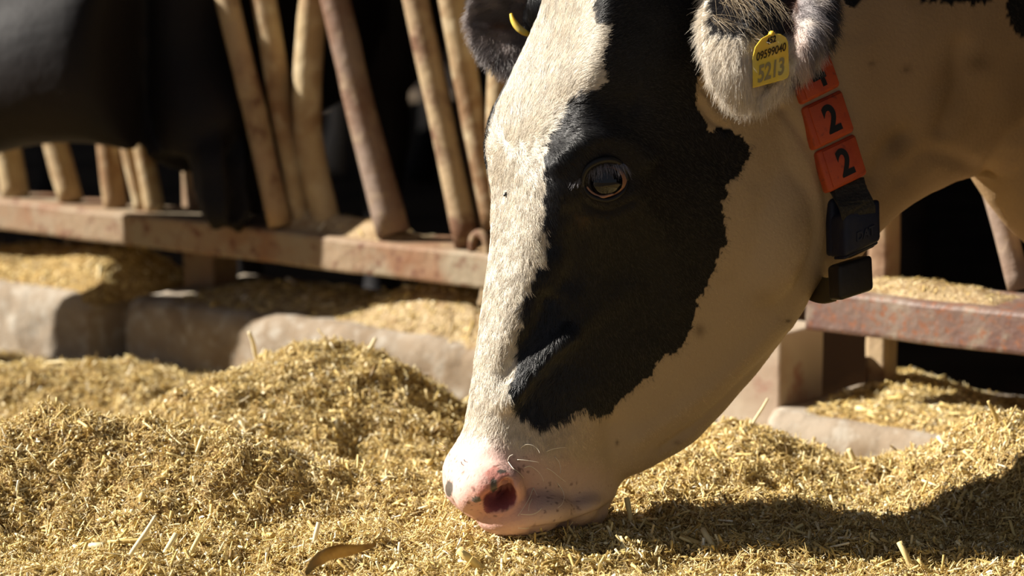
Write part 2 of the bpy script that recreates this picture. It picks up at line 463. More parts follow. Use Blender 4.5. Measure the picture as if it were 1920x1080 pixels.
for t, cl, cr, *w in ST:
    D = (cr - cl); cm = cl
    for _ in range(20):
        q = sec(D, cm, w); c = CA * q[:, 0] + SA * q[:, 1]
        cm += cl - (cm + c.min()); D += ((cr - cm) - c.max()) / CA
        D = max(D, 20)
    srows.append((t, cm, D, *w))
srows = np.array(srows, float)
sr = crom(srows, 5)
CMID_T, CMID_C = srows[:, 0], srows[:, 1]
rings = []
for t, cm, D, *w in sr:
    q = sec(D, cm, w)
    c = cm + CA * q[:, 0] + SA * q[:, 1]
    qd = sS * (SA * q[:, 0] - CA * q[:, 1])
    x, y = untc(t, c)
    rings.append(P(x, y, D0 - 0.0 + qd))
head = rings_mesh(rings)
def ax3(a, b, c): return np.array([a, b, c])
def blob(px, py, d, rx, ry, rz, ang=0.0):
    """ellipsoid, rx ry in pixels, rz metres in depth, ang turns it in the picture plane"""
    k = d / FPX; ca, sa = math.cos(rad(ang)), math.sin(rad(ang))
    return ellipsoid(P(px, py, d), [(ca * Rv - sa * Uv) * rx * k, (sa * Rv + ca * Uv) * ry * k, Fv * rz])
def nst(px, py0, py1, d, hd, tilt=0.0):
    a = P(px + tilt, py0, d); b = P(px - tilt, py1, d)
    return [*((a + b) / 2), *((a - b) / 2), *(Fv * hd)]
neck = ell_loft([nst(1230, -110, 330, 2.56, 0.06), nst(1330, -180, 470, 2.575, 0.085), nst(1450, -215, 560, 2.60, 0.10, -20), nst(1540, -230, 520, 2.62, 0.105, -40),
                 nst(1620, -250, 424, 2.65, 0.115, -40), nst(1720, -290, 362, 2.69, 0.13, -30), nst(1830, -340, 334, 2.76, 0.15), nst(1960, -420, 345, 2.87, 0.18),
                 nst(2120, -520, 380, 3.02, 0.22), nst(2280, -600, 420, 3.2, 0.24)], 36, 6)
BC = RS(rail_s(1990), 0.0, 0)      # where the neck passes the barrier
def BP(s, o, z): return np.array([*(BC + RD * s + RN * o)[:2], z])
torso = ell_loft([[*BP(.06, .22, .86), *(RD * .14), 0, 0, .22], [*BP(.05, .42, .88), *(RD * .24), 0, 0, .34], [*BP(.05, .8, .9), *(RD * .31), 0, 0, .38], [*BP(.05, 1.3, .92), *(RD * .36), 0, 0, .41],
                  [*BP(.05, 1.8, .95), *(RD * .31), 0, 0, .38], [*BP(.05, 2.05, 1.0), *(RD * .2), 0, 0, .26]], 32, 5)
brisket = ell_loft([[*P(1880, 270, 2.80), *(Rv * .06), *(Fv * .06)], [*P(1945, 330, 2.84), *((Rv + Uv) * .047), *(Fv * .06)], [*P(2030, 400, 2.92), *((Rv + Uv) * .05), *(Fv * .07)],
                    [*P(2130, 480, 3.04), *((Rv + Uv) * .04), *(Fv * .05)]], 20, 5)
def leg(s, o, z0, back=False):
    c = [(z0, .085), (z0 - .22, .075), (.50, .050), (.40, .042), (.22, .028), (.12, .030), (.055, .040), (.0, .048)] if not back else \
        [(z0, .13), (z0 - .2, .11), (.58, .055), (.50, .046), (.28, .03), (.12, .032), (.055, .042), (.0, .05)]
    offs = [0, 0, 0, .01, 0, 0, -.015, -.03] if not back else [0, -.03, .06, .09, .05, .04, .02, 0]
    pts = [BP(s, o + k, z) for (z, r), k in zip(c, offs)]
    return rings_mesh(tube_rings(pts, [r for z, r in c], 16, RD, 4))
legs = [leg(-.08, .46, .75), leg(.22, .5, .75), leg(-.12, 1.85, .85, True), leg(.22, 1.9, .85, True)]
poll = blob(1180, -60, 2.56, 105, 90, 0.075)
mass = blob(1370, 400, 2.53, 150, 190, 0.040, -14)        # the big cheek muscle
orbit = blob(1138, 330, 2.462, 78, 66, 0.030)
orbit_far = blob(985, 300, 2.60, 62, 70, 0.034)
chin = blob(1078, 957, 2.475, 58, 30, 0.045, -18)
wing = blob(930, 915, 2.405, 52, 48, 0.026, 20)
lip = blob(985, 965, 2.435, 95, 42, 0.045, -6)
nose_far = blob(872, 895, 2.475, 42, 52, 0.05, 6)
philtrum = blob(883, 928, 2.432, 34, 40, 0.036, -25)
earbase = blob(1405, -10, 2.50, 85, 85, 0.07)
earbase_far = blob(1040, 40, 2.62, 50, 60, 0.045)
bme = remesh([head, neck, torso, brisket, poll, mass, orbit, orbit_far, chin, wing, lip, nose_far, philtrum, earbase, earbase_far] + legs, 0.0045, 7)
bm = bmesh.new(); bm.from_mesh(bme)
bm.verts.ensure_lookup_table()
vv = get_v(bme); x_, y_, d_ = proj(vv)
hm = (x_ < 1600) & (d_ < 2.75)
es = [e for e in bm.edges if hm[e.verts[0].index] and hm[e.verts[1].index]]
bmesh.ops.subdivide_edges(bm, edges=es, cuts=1, use_grid_fill=True, smooth=0.0)
bm.to_mesh(bme); bm.free()
bme.update()
for it in range(2):       # relax the fine part
    vv = get_v(bme); nv = len(vv)
    ed = np.empty(len(bme.edges) * 2, np.int32); bme.edges.foreach_get('vertices', ed); ed = ed.reshape(-1, 2)
    acc = np.zeros((nv, 3)); cnt = np.zeros(nv)
    for a, b in ((0, 1), (1, 0)):
        for k in range(3): acc[:, k] += np.bincount(ed[:, a], weights=vv[ed[:, b], k], minlength=nv)
        cnt += np.bincount(ed[:, a], minlength=nv)
    x_, y_, d_ = proj(vv); hm = (x_ < 1610) & (d_ < 2.75)
    sm = acc / np.maximum(cnt, 1)[:, None]
    vv[hm] = vv[hm] * .5 + sm[hm] * .5
    set_v(bme, vv)

# sculpting: each stroke is an ellipse or a ridge on the near side, amount in metres along the normal (or a given direction)
def strokes(me, items):
    for it in items:
        v = get_v(me); n = get_n(me)
        x, y, d = proj(v); facing = -(n @ Fv)
        near = sstep(-0.25, 0.15, facing) * (d < 2.78)
        if it[0] == 'e':
            _, px, py, rx, ry, ang, amt, pw = it[:8]
            ca, sa = math.cos(rad(ang)), math.sin(rad(ang))
            a = ((x - px) * ca + (y - py) * sa) / rx; b = (-(x - px) * sa + (y - py) * ca) / ry
            g = np.exp(-(a * a + b * b) ** pw)
        else:
            _, pts, wpx, amt = it[:4]
            p = crom(np.array(pts, float), 8); g = np.zeros(len(v))
            dd = np.full(len(v), 1e9)
            for (x0, y0), (x1, y1) in zip(p[:-1], p[1:]):
                L2 = (x1 - x0) ** 2 + (y1 - y0) ** 2 + 1e-9
                t = np.clip(((x - x0) * (x1 - x0) + (y - y0) * (y1 - y0)) / L2, 0, 1)
                dd = np.minimum(dd, (x - x0 - t * (x1 - x0)) ** 2 + (y - y0 - t * (y1 - y0)) ** 2)
            g = np.exp(-dd / (wpx * wpx))
            e0, e1 = p[0], p[-1]
        dirv = n if len(it) <= (8 if it[0] == 'e' else 4) else np.broadcast_to(it[-1], n.shape)
        set_v(me, v + dirv * (g * near * amt)[:, None])
IN = Fv * 0.93 - Rv * 0.05 + Uv * 0.35
strokes(bme, [
    ('r', [(952, 752), (985, 707), (1020, 668), (1060, 628)], 17, 0.0115),           # ridge of the nose muscle that shines
    ('r', [(946, 700), (976, 655), (1005, 612), (1025, 560)], 20, -0.007),
    ('r', [(1052, 636), (1110, 590), (1180, 545)], 26, 0.003),
    ('r', [(1075, 400), (1080, 450), (1070, 520)], 24, -0.004),
    ('r', [(1195, 380), (1250, 470), (1270, 560)], 34, 0.004),                        # cheek bone crest
    ('r', [(1045, 300), (1075, 272), (1125, 258), (1175, 268), (1210, 300)], 20, 0.006),   # brow
    ('r', [(1060, 215), (1120, 190), (1180, 200)], 30, -0.005),
    ('r', [(1010, 290), (1015, 370), (1035, 450)], 22, -0.003),
    ('e', 1137, 338, 42, 34, 0, -0.009, 1.6),                                        # eye socket
    ('r', [(1080, 352), (1100, 382), (1140, 396), (1185, 378)], 7, -0.003),
    ('r', [(1480, 632), (1420, 690), (1330, 775), (1240, 842)], 9, -0.0035),          # jaw bone edge
    ('r', [(1455, 612), (1390, 680), (1300, 755), (1200, 825)], 16, 0.003),
    ('r', [(1170, 905), (1150, 850), (1145, 800)], 24, -0.004),
    ('e', 892, 905, 30, 26, 20, 0.005, 1.2),
    ('e', 975, 905, 22, 30, 0, 0.003, 1.2),
    ('r', [(1165, 935), (1120, 962), (1060, 985), (1000, 996)], 6, -0.005),           # mouth line
    ('r', [(1310, 190), (1335, 225), (1362, 240)], 7, -0.003), ('r', [(1320, 165), (1350, 200), (1380, 212)], 6, -0.003),
    ('r', [(1640, 330), (1665, 280), (1690, 255)], 20, -0.006), ('r', [(1690, 330), (1740, 290), (1800, 300), (1842, 328)], 18, -0.005),
    ('r', [(1850, 322), (1890, 270), (1925, 240)], 16, -0.007), ('r', [(1800, 90), (1795, 170), (1770, 240)], 20, -0.005),
    ('r', [(1470, 205), (1530, 300), (1556, 400), (1552, 500)], 12, -0.004),
    ('e', 936, 938, 30, 18, -18, 0.027, 2.6, IN), ('e', 950, 918, 13, 18, 10, 0.016, 2.0, IN), ('e', 945, 935, 14, 11, -10, 0.012, 1.6, IN),
])
v = get_v(bme); n_ = get_n(bme)
set_v(bme, v + n_ * ((fbm(v, 30, 2, 21) * 0.0012))[:, None])

# coat pattern, laid on the hide
PATCH = [(1140, -160), (1128, -10), (1108, 12), (1118, 40), (1146, 48), (1138, 80), (1132, 112), (1137, 157), (1105, 170), (1077, 187), (1055, 207), (1035, 240), (1022, 270), (1020, 350), (1020, 422), (1026, 437), (1026, 467), (1022, 500),
         (1005, 497), (1002, 520), (1000, 537), (985, 560), (980, 582), (984, 607), (970, 640), (976, 675), (965, 707), (955, 733), (960, 750), (973, 773), (990, 787), (1017, 802), (1033, 792), (1058, 785), (1077, 771),
         (1094, 765), (1106, 779), (1129, 783), (1148, 775), (1160, 754), (1173, 742), (1187, 733), (1192, 721), (1215, 708), (1225, 690), (1244, 669), (1273, 654), (1287, 635), (1300, 605), (1310, 562), (1320, 540), (1345, 490),
         (1360, 460), (1362, 430), (1355, 405), (1352, 380), (1365, 350), (1385, 330), (1405, 300), (1405, 275), (1390, 255), (1365, 240), (1345, 238), (1333, 248), (1322, 228), (1310, 205), (1302, 175), (1312, 140), (1340, 60), (1430, 20), (1500, -60), (1500, -300), (1140, -300)]
BLOBS = [(1742, -20, 24, 26), (1790, -26, 50, 32), (1838, -18, 34, 26), (1925, 18, 36, 52), (1597, -10, 26, 26), (1700, -160, 90, 60), (2100, 60, 120, 90), (2300, 300, 120, 200)]
def coat(p, n=None, ragged=1.0):
    x, y, d = proj(p)
    jit = ragged * 5
    xx = x + noise(p, 260, 31) * jit + noise(p, 90, 33) * jit * .8; yy = y + noise(p, 260, 32) * jit + noise(p, 90, 34) * jit * .8
    t, c = tc(xx, yy)
    cm = np.interp(t, CMID_T, CMID_C); dc = c - cm
    qd = (d - D0) / sS
    dv = CA * dc + SA * qd; w = SA * dc - CA * qd
    c2 = cm + CA * dv + SA * np.abs(w)           # far half mirrored
    x2, y2 = untc(t, c2)
    hd = (x < 1480) | (t < 560)
    far = (w < -2) & hd
    X = np.where(far, x2, xx); Y = np.where(far, y2, yy)
    b = inpoly(X, Y, PATCH)
    b |= hd & (t > 1000)
    for bx, by, rx, ry in BLOBS:
        k = ((xx - bx) / rx) ** 2 + ((yy - by) / ry) ** 2
        b |= (k < 1) & ((d < 3.6) if bx > 2000 else (d < 2.95))
    tors = d > 3.15
    b |= tors & (noise(p, 2.2, 50) > -0.05)
    return b
def hidecol(p):
    x, y, d = proj(p)
    b = coat(p)
    t0_, c0_ = tc(x, y); side = sstep(-175, 60, c0_)[:, None]  # near side: creamier coat, darkened to tan to stand in for its shade
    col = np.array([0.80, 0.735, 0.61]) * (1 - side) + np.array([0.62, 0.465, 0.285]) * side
    dirt = sstep(0.0, 0.55, fbm(p, 9, 4, 61)) * .45
    dirt = dirt * sstep(1180, 1500, x) + .15 * sstep(0.1, .6, fbm(p, 25, 3, 66))
    col = col * (1 - dirt[:, None]) + dirt[:, None] * np.array([0.36, 0.25, 0.13])
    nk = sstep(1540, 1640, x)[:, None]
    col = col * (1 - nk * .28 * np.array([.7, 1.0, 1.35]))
    for sx, sy, rx, ry, k in ((1700, 130, 9, 7, .6), (1835, 118, 26, 18, .5), (1680, 270, 28, 34, .45), (1635, 120, 6, 5, .6), (1775, 190, 40, 50, .25), (1312, 620, 10, 12, .6), (1478, 602, 6, 3, .9), (1157, 830, 3, 5, .8), (1270, 830, 8, 4, .5), (1500, 420, 22, 40, .25), (1430, 560, 30, 20, .2), (1900, 180, 30, 60, .25)):
        g = np.exp(-((x - sx) / rx) ** 2 - ((y - sy) / ry) ** 2) * k
        col = col * (1 - g[:, None]) + g[:, None] * np.array([0.10, 0.06, 0.03])
    # pink muzzle
    t, c = tc(x, y)
    pk = sstep(105, 45, t + fbm(p, 60, 2, 70) * 18) * sstep(150, 20, c) * (d < 2.7)
    pink = np.array([0.70, 0.49, 0.42]) * np.ones((len(p), 1))
    nearn = np.exp(-((x - 935) / 75) ** 2 - ((y - 935) / 60) ** 2)[:, None] * (d < 2.6)[:, None]
    pink = pink * (1 - nearn * np.array([0.08, 0.34, 0.36]))
    tanm = np.array([0.62, 0.44, 0.33]) * np.ones((len(p), 1))
    k = sstep(950, 1080, x)[:, None]
    pink = pink * (1 - k) + tanm * k
    col = col * (1 - pk[:, None]) + pink * pk[:, None]
    sp = sstep(0.50, 0.62, noise(p, 330, 75)) * pk * sstep(0.0, .3, noise(p, 40, 76)) * .7
    col = col * (1 - sp[:, None]) + sp[:, None] * np.array([0.16, 0.08, 0.06])
    red = inpoly(x + noise(p, 200, 5) * 4, y + noise(p, 200, 6) * 4, [(889, 935), (905, 912), (915, 905), (912, 885), (930, 876), (960, 890), (940, 902), (925, 925), (905, 938)]) & (d < 2.6)
    col[red] = col[red] * .35 + .65 * np.array([0.50, 0.17, 0.13])
    for sx, sy, rx, ry in ((842, 916, 7, 16), (926, 910, 8, 13), (893, 937, 9, 6), (940, 884, 9, 4), (948, 363, 0.1, .1)):
        g = (((x - sx) / rx) ** 2 + ((y - sy) / ry) ** 2 < 1) & (d < 2.6)
        col[g] = (0.13, 0.11, 0.09)
    ins = (np.exp(-((x - 937) / 30) ** 4 - ((y - 938 + (x - 937) * .3) / 19) ** 4) > .35) & (d < 2.6)
    col[ins] = (0.27, 0.085, 0.095)
    hoof = p[:, 2] < 0.05
    col[b] = (0.0065, 0.0058, 0.0065)
    eye = np.exp(-((x - 1137) / 62) ** 2 - ((y - 345) / 52) ** 2)
    wb = (eye * b * (d < 2.7))[:, None]
    col = col * (1 - wb) + wb * np.array([0.014, 0.010, 0.009])
    rub = (np.exp(-((x - 1092) / 26) ** 2 - ((y - 412) / 12) ** 2) * b * sstep(-.1, .4, noise(p, 420, 80)) * (d < 2.7))[:, None] * .8
    col = col * (1 - rub) + rub * np.array([0.14, 0.08, 0.03])
    col[hoof & (d > 2.9)] = (0.05, 0.04, 0.03)
    return col
v = get_v(bme)
set_col(bme, hidecol(v) * (.92 - .24 * sstep(20, 110, tc(*proj(v)[:2])[0]))[:, None])  # skin darker than the hair: shade between the hairs put into its colour
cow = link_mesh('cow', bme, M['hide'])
tag(cow, 'black and white dairy cow bending its head down to eat from the feed pile', 'cow')
bm = bmesh.new(); bm.from_mesh(bme); bmesh.ops.triangulate(bm, faces=bm.faces)
BVH = BVHTree.FromBMesh(bm); bm.free()
def hit(px, py):
    r = ray(px, py); h = BVH.ray_cast(Vector(C0), Vector(r / np.linalg.norm(r)))
    if h[0] is None: return None, None, None
    p = np.array(h[0]); return p, np.array(h[1]), (p - C0) @ Fv

# ---- the hair lies along a combing field given by sparse arrows (pixel, direction)
COMB = np.array([(960, 292, 0, .3), (1000, 300, .9, .3), (960, 360, .05, 1), (930, 300, -.6, .3), (960, 230, .0, -.9), (1000, 180, .35, -.9), (1060, 120, .8, -.35), (1100, 60, .9, -.2), (1040, 40, .35, -.9),
                 (990, 120, .1, -1), (940, 450, -.05, 1), (990, 450, .15, 1), (930, 600, -.1, 1), (960, 700, .0, 1), (900, 780, -.15, 1), (925, 262, -.8, -.1), (1000, 262, .9, -.1), (965, 265, .3, -.2), (1040, 300, .3, .9), (1040, 250, .5, .3), (1050, 400, .2, 1),
                 (1100, 500, .3, 1), (1000, 650, -.35, .9), (1020, 700, -.45, .9), (1060, 620, .2, .9), (1100, 760, .3, .9), (1150, 600, .5, .9), (1250, 500, .8, .8), (1250, 300, 1, .5), (1200, 200, 1, .1), (1200, 100, .9, -.4),
                 (1350, 600, .9, .7), (1300, 700, .8, .8), (1400, 450, 1, .4), (1450, 550, 1, .6), (1100, 850, .5, .8), (1020, 850, .1, 1), (960, 860, -.1, 1), (1200, 820, .7, .7), (1450, 300, 1, .2), (1600, 200, 1, .25),
                 (1700, 300, 1, .6), (1800, 150, 1, .4), (1900, 100, .8, .8), (1880, 380, .4, 1), (1750, 50, 1, .2), (880, 880, -.3, .9), (1050, 920, .3, .8), (1120, 930, .4, .7), (1340, 215, .5, 1)], float)
def comb(x, y):
    w = 1.0 / (((x[:, None] - COMB[None, :, 0]) ** 2 + (y[:, None] - COMB[None, :, 1]) ** 2) + 300.0) ** 1.6
    w /= w.sum(1)[:, None]
    dx = w @ COMB[:, 2]; dy = w @ COMB[:, 3]
    return dx[:, None] * Rv - dy[:, None] * Uv
def sample_surface(me, n, dens):
    """random points on triangulated mesh, weighted by area x dens(centre, normal)"""
    me.calc_loop_triangles()
    T = np.empty(len(me.loop_triangles) * 3, np.int32); me.loop_triangles.foreach_get('vertices', T); T = T.reshape(-1, 3)
    V = get_v(me); A = V[T[:, 0]]; B = V[T[:, 1]]; Cc = V[T[:, 2]]
    N = np.cross(B - A, Cc - A); ar = np.linalg.norm(N, axis=1) / 2; N = N / (2 * ar[:, None] + 1e-12)
    w = ar * dens((A + B + Cc) / 3, N); w /= w.sum()
    i = rng.choice(len(T), n, p=w)
    u = rng.random(n); q = rng.random(n); s = np.sqrt(u)
    p = A[i] * (1 - s)[:, None] + B[i] * (s * (1 - q))[:, None] + Cc[i] * (s * q)[:, None]
    VN = get_n(me); nn = VN[T[i]].mean(1); nn /= np.linalg.norm(nn, axis=1)[:, None] + 1e-9
    return p, nn
def dens_head(p, n):
    x, y, d = proj(p); f = -(n @ Fv) / 1.0
    k = (d < 2.85) & (x < 2000) & (x > 700)
    w = np.where(f > -0.25, 1.0, 0.12) * k
    t, c = tc(x, y)
    w = w * (.75 + .25 * sstep(20, 80, t)) * np.where(x > 1560, .55, 1.0)
    w = w * (1 + 1.4 * np.exp(-((x - 980) / 120.) ** 2) * (t > 60))
    w = w * (1 - .98 * np.exp(-(((x - 1137) / 44) ** 2 + ((y - 338) / 36) ** 2) ** 3)) * (1 - .98 * np.exp(-(((x - 935) / 34) ** 2 + ((y - 935) / 26) ** 2) ** 2))
    return w
NH = 330000
hp, hn = sample_surface(bme, NH, dens_head)
hx, hy, hdp = proj(hp); ht, hc = tc(hx, hy)
cdv = comb(hx + noise(hp, 60, 90) * 10, hy + noise(hp, 60, 91) * 10)
clump = np.stack([noise(hp, 190, 92), noise(hp, 190, 93), noise(hp, 190, 94)], 1)
cdv = cdv / (np.linalg.norm(cdv, axis=1)[:, None] + 1e-6)
fore = sstep(1150, 960, hx) * sstep(40, 160, ht)          # long locks on blaze and forehead
cdv = cdv + clump * (0.25 + .45 * fore[:, None]) + rng.normal(0, .12, hp.shape)
cdv -= (cdv * hn).sum(1)[:, None] * hn
cdv /= np.linalg.norm(cdv, axis=1)[:, None]
lift = 0.20 + .22 * fore + rng.random(NH) * .12
hd = cdv + hn * lift[:, None]; hd /= np.linalg.norm(hd, axis=1)[:, None]
blk = coat(hp, ragged=1.6)
hl = (0.0042 + 0.0060 * fore + 0.002 * blk) * rng.uniform(.6, 1.25, NH)
hl *= (.55 + .45 * sstep(15, 90, ht)) * (1 + .5 * (sstep(600, 760, ht) * sstep(1200, 1000, hx)))
hcol = hidecol(hp)
hcol[blk & (hcol[:, 0] > .1)] = (0.0065, 0.0058, 0.0065)
wh = ~blk & (ht > 60)
hcol[wh] = hcol[wh] * np.array([1.02, 1.02, 1.04])
hcol = np.clip(hcol * rng.uniform(.70, 1.10, NH)[:, None] * (1 + .22 * clump[:, :1]), 0.004, .92)
M['fur'] = mat('short_coat_hair', rough=0.36, spec=0.75, attr='col')
hair_obj('coat_hair', hp - hn * 0.0006, hd, hl, np.full(NH, 0.00016) + .00006 * fore, hcol, M['fur'], cow, bend=-hn * (lift * .55)[:, None])

# ---- ears: cupped leaves
def ear_mesh(spine, half, cup, th=0.006, nu=26, nv=30):
    """spine rows px,py,d ; half rows: (dx,dy,dd) half-width vector in px/px/m ; cup(v)->depth towards camera in m"""
    sp = crom(np.array(spine, float), 8); hf = crom(np.array(half, float), 8)
    ss = np.linspace(0, len(sp) - 1, nu)
    sp = np.array([np.interp(ss, np.arange(len(sp)), sp[:, k]) for k in range(3)]).T
    hf = np.array([np.interp(ss, np.arange(len(hf)), hf[:, k]) for k in range(hf.shape[1])]).T
    vs = np.linspace(-1, 1, nv)
    G = np.zeros((nu, nv, 3))
    for i in range(nu):
        for j, q in enumerate(vs):
            G[i, j] = P(sp[i, 0] + hf[i, 0] * q, sp[i, 1] + hf[i, 1] * q, sp[i, 2] + hf[i, 2] * q - cup(q, i / (nu - 1)) * hf[i, 3])
    dU = np.gradient(G, axis=0); dV = np.gradient(G, axis=1)
    N = np.cross(dU, dV); N /= np.linalg.norm(N, axis=2)[..., None] + 1e-9
    if (N @ Fv).mean() > 0: N = -N
    front = (G + N * th / 2).reshape(-1, 3); back = (G - N * th / 2).reshape(-1, 3)
    V = list(front) + list(back); F = []; K = nu * nv
    for i in range(nu - 1):
        for j in range(nv - 1):
            a = i * nv + j
            F.append((a, a + 1, a + nv + 1, a + nv)); F.append((K + a, K + a + nv, K + a + nv + 1, K + a + 1))
    for i in range(nu - 1):
        for j in (0, nv - 1):
            a = i * nv + j; F.append((a, a + nv, K + a + nv, K + a))
    for j in range(nv - 1):
        for i in (0, nu - 1):
            a = i * nv + j; F.append((a, K + a, K + a + 1, a + 1))
    bm = bmesh.new(); vs_ = [bm.verts.new(tuple(q)) for q in V]
    for f in F: bm.faces.new([vs_[i] for i in f])
    bmesh.ops.recalc_face_normals(bm, faces=bm.faces)
    me = bpy.data.meshes.new('ear'); bm.to_mesh(me); bm.free()
    me.polygons.foreach_set('use_smooth', [True] * len(me.polygons))
    return me
def cupN(q, u):
    return 1.0 * np.exp(-((q + .45) / .42) ** 2) + 0.9 * np.exp(-((q - .72) / .25) ** 2) - 0.9 * np.exp(-((q - .26) / .16) ** 2) * (1 - .75 * u)
earN = ear_mesh([(1440, -70, 2.49), (1442, 0, 2.435), (1438, 65, 2.398), (1430, 125, 2.384), (1418, 170, 2.378), (1408, 198, 2.376)],
                [(90, -8, .01, .016), (120, -8, .014, .022), (122, -8, .016, .024), (98, -12, .016, .020), (58, -12, .010, .012), (12, -3, .002, .003)], cupN)
def earcol(p, inner=False):
    x, y, d = proj(p)
    cream = np.array([0.80, 0.72, 0.60]); blk = np.array([0.02, 0.018, 0.02]); gry = np.array([0.26, 0.23, 0.23])
    xx = x + noise(p, 200, 41) * 9; yy = y + noise(p, 200, 42) * 9
    col = np.tile(cream, (len(p), 1))
    top = (yy < 66 - (xx - 1340) * .02) & (xx > 1335)
    col[top] = blk
    rt = (xx > 1492) | ((xx > 1478) & (yy < 75)) | ((xx > 1480) & (yy > 140))
    k = sstep(-.2, .4, noise(p, 70, 44))[:, None]
    col[rt] = (gry * (1 - k) + np.array([0.62, 0.54, 0.48]) * k)[rt]
    pale = rt & (xx < 1515) & (yy > 60) & (yy < 140)
    col[pale] = (0.62, 0.50, 0.44)
    hol = (xx > 1462) & (xx < 1492) & (yy < 62)
    col[hol] = (0.10, 0.05, 0.035)
    dk = (xx > 1490) & (yy > 140) | (xx > 1545)
    col[dk] = blk * 2.0
    return col
set_col(earN, earcol(get_v(earN)))
eN = link_mesh('ear', earN, M['hide'], cow); tag(eN, 'near ear, black above and white below')
def ear_hair(me, obj, n, colf, centre, lo, hi, seed, out=1.0, fwd=.55, down=(0, 0), rad_=.00014):
    p, nn = sample_surface(me, n, lambda p, n: np.ones(len(p)))
    x, y, d = proj(p)
    dx = (x - centre[0]) / 100; dy = (y - centre[1]) / 100
    dirs = (dx * out + down[0])[:, None] * Rv - (dy * out + down[1])[:, None] * Uv
    cl = np.stack([noise(p, 150, seed), noise(p, 150, seed + 1), noise(p, 150, seed + 2)], 1)
    dirs = dirs / (np.linalg.norm(dirs, axis=1)[:, None] + .2) + cl * .5 + rng.normal(0, .16, p.shape)
    dirs -= (dirs * nn).sum(1)[:, None] * nn * .7
    dirs += nn * fwd * rng.uniform(.3, 1, n)[:, None]
    dirs /= np.linalg.norm(dirs, axis=1)[:, None]
    L = rng.uniform(lo, hi, n)
    c = np.clip(colf(p) * rng.uniform(.7, 1.25, n)[:, None], .006, .95)
    bend = -nn * .25 + rng.normal(0, .12, p.shape) - np.array([0, 0, .25])
    return hair_obj('ear_hair', p, dirs, L, np.full(n, rad_), c, M['fur'], obj, bend=bend, npt=5)
ear_hair(earN, eN, 42000, earcol, (1420, -20), .006, .017, 110, 1.0, .5, (0, .5))
# long pale fringe falling across the fold and over the tag's left edge
def lock(n, x0, y0, x1, y1, dxy, col, lo, hi, obj, dd=2.425, spread=.18):
    t = rng.random(n); a = P(x0 + (x1 - x0) * t + rng.normal(0, 4, n), y0 + (y1 - y0) * t + rng.normal(0, 4, n), np.full(n, dd) + rng.normal(0, .004, n))
    d = dxy[0] * Rv - dxy[1] * Uv - Fv * .12 + rng.normal(0, spread, (n, 3)); d /= np.linalg.norm(d, axis=1)[:, None]
    c = np.clip(np.tile(np.array(col), (n, 1)) * rng.uniform(.6, 1.2, n)[:, None], 0, .95)
    return hair_obj('ear_hair', a, d, rng.uniform(lo, hi, n), np.full(n, .00017), c, M['fur'], obj, bend=-Uv[None] * .25 + rng.normal(0, .15, (n, 3)), npt=6)
lock(90, 1345, 0, 1450, -5, (.75, .62), (.62, .50, .34), .02, .040, eN, 2.375, .28)
lock(130, 1335, 30, 1420, 70, (.8, .55), (.62, .50, .34), .015, .035, eN, 2.376, .25)
lock(500, 1345, 60, 1405, 85, (.45, .9), (.74, .66, .52), .02, .04, eN, 2.376)

def cupF(q, u):
    return -1.0 * np.exp(-((q - .0) / .45) ** 2) + .5 * q * q
earF = ear_mesh([(1045, 60, 2.64), (1010, 56, 2.635), (965, 50, 2.63), (925, 44, 2.63), (895, 40, 2.635), (880, 40, 2.64)],
                [(10, 62, .0, .012), (8, 82, .0, .02), (6, 94, .0, .024), (4, 84, .0, .022), (2, 52, .0, .012), (0, 12, 0, .002)], cupF)
def earcolF(p):
    x, y, d = proj(p)
    k = sstep(-.3, .5, noise(p, 90, 47))[:, None]
    col = np.array([0.20, 0.17, 0.165]) * (1 - k) + np.array([0.42, 0.36, 0.34]) * k
    hol = np.exp(-((x - 945) / 26) ** 2 - ((y - 47) / 12) ** 2)[:, None]
    col = col * (1 - hol) + np.array([0.22, 0.11, 0.06]) * hol
    pl = np.exp(-((x - 950) / 36) ** 2 - ((y - 66) / 10) ** 2)[:, None] * .6
    return col * (1 - pl) + np.array([0.55, 0.42, 0.34]) * pl
set_col(earF, earcolF(get_v(earF)))
eF = link_mesh('ear', earF, M['hide'], cow); tag(eF, 'far ear, grey-black and fuzzy, seen from inside')
ear_hair(earF, eF, 30000, earcolF, (955, 40), .006, .013, 120, 1.0, .45, (-.3, .2), .00015)

# ---- eye
ep, en, ed = hit(1136, 338)
EC = P(1136, 339, ed + 0.0150)
er = 0.0245
mE = mat('brown_wet_eye_white', (0.30, 0.155, 0.09), 0.3, 0.4, coat=0.2)
mI = mat('black_glossy_eye', (0.003, 0.003, 0.004), 0.03, 0.55, coat=0.0)
eye = mesh_obj('eyeball', *ellipsoid(EC, [Rv * er, Uv * er * .92, Fv * er], 32, 20), mE, cow); tag(eye, 'dark glossy eye with a brown rim')
def cap(c, r, nrm, a, b, ang, hgt, name, m, parent):
    up = Uv; X = np.cross(nrm, up); X /= np.linalg.norm(X); Y = np.cross(X, nrm)
    ca, sa = math.cos(ang), math.sin(ang); X, Y = ca * X + sa * Y, -sa * X + ca * Y
    V = [c + nrm * (r + hgt)]; F = []; n = 36; k = 8
    for i in range(1, k + 1):
        s = i / k
        for j in range(n):
            th = 2 * math.pi * j / n; x = a * s * math.cos(th); y = b * s * math.sin(th)
            z = math.sqrt(max(r * r - x * x - y * y, 0)) + hgt * (1 - s ** 2) - (0.0006 if i == k else 0)
            V.append(c + X * x + Y * y + nrm * z)
    for j in range(n): F.append((0, 1 + j, 1 + (j + 1) % n))
    for i in range(k - 1):
        for j in range(n):
            F.append((1 + i * n + j, 1 + (i + 1) * n + j, 1 + (i + 1) * n + (j + 1) % n, 1 + i * n + (j + 1) % n))
    return mesh_obj(name, V, F, m, parent)
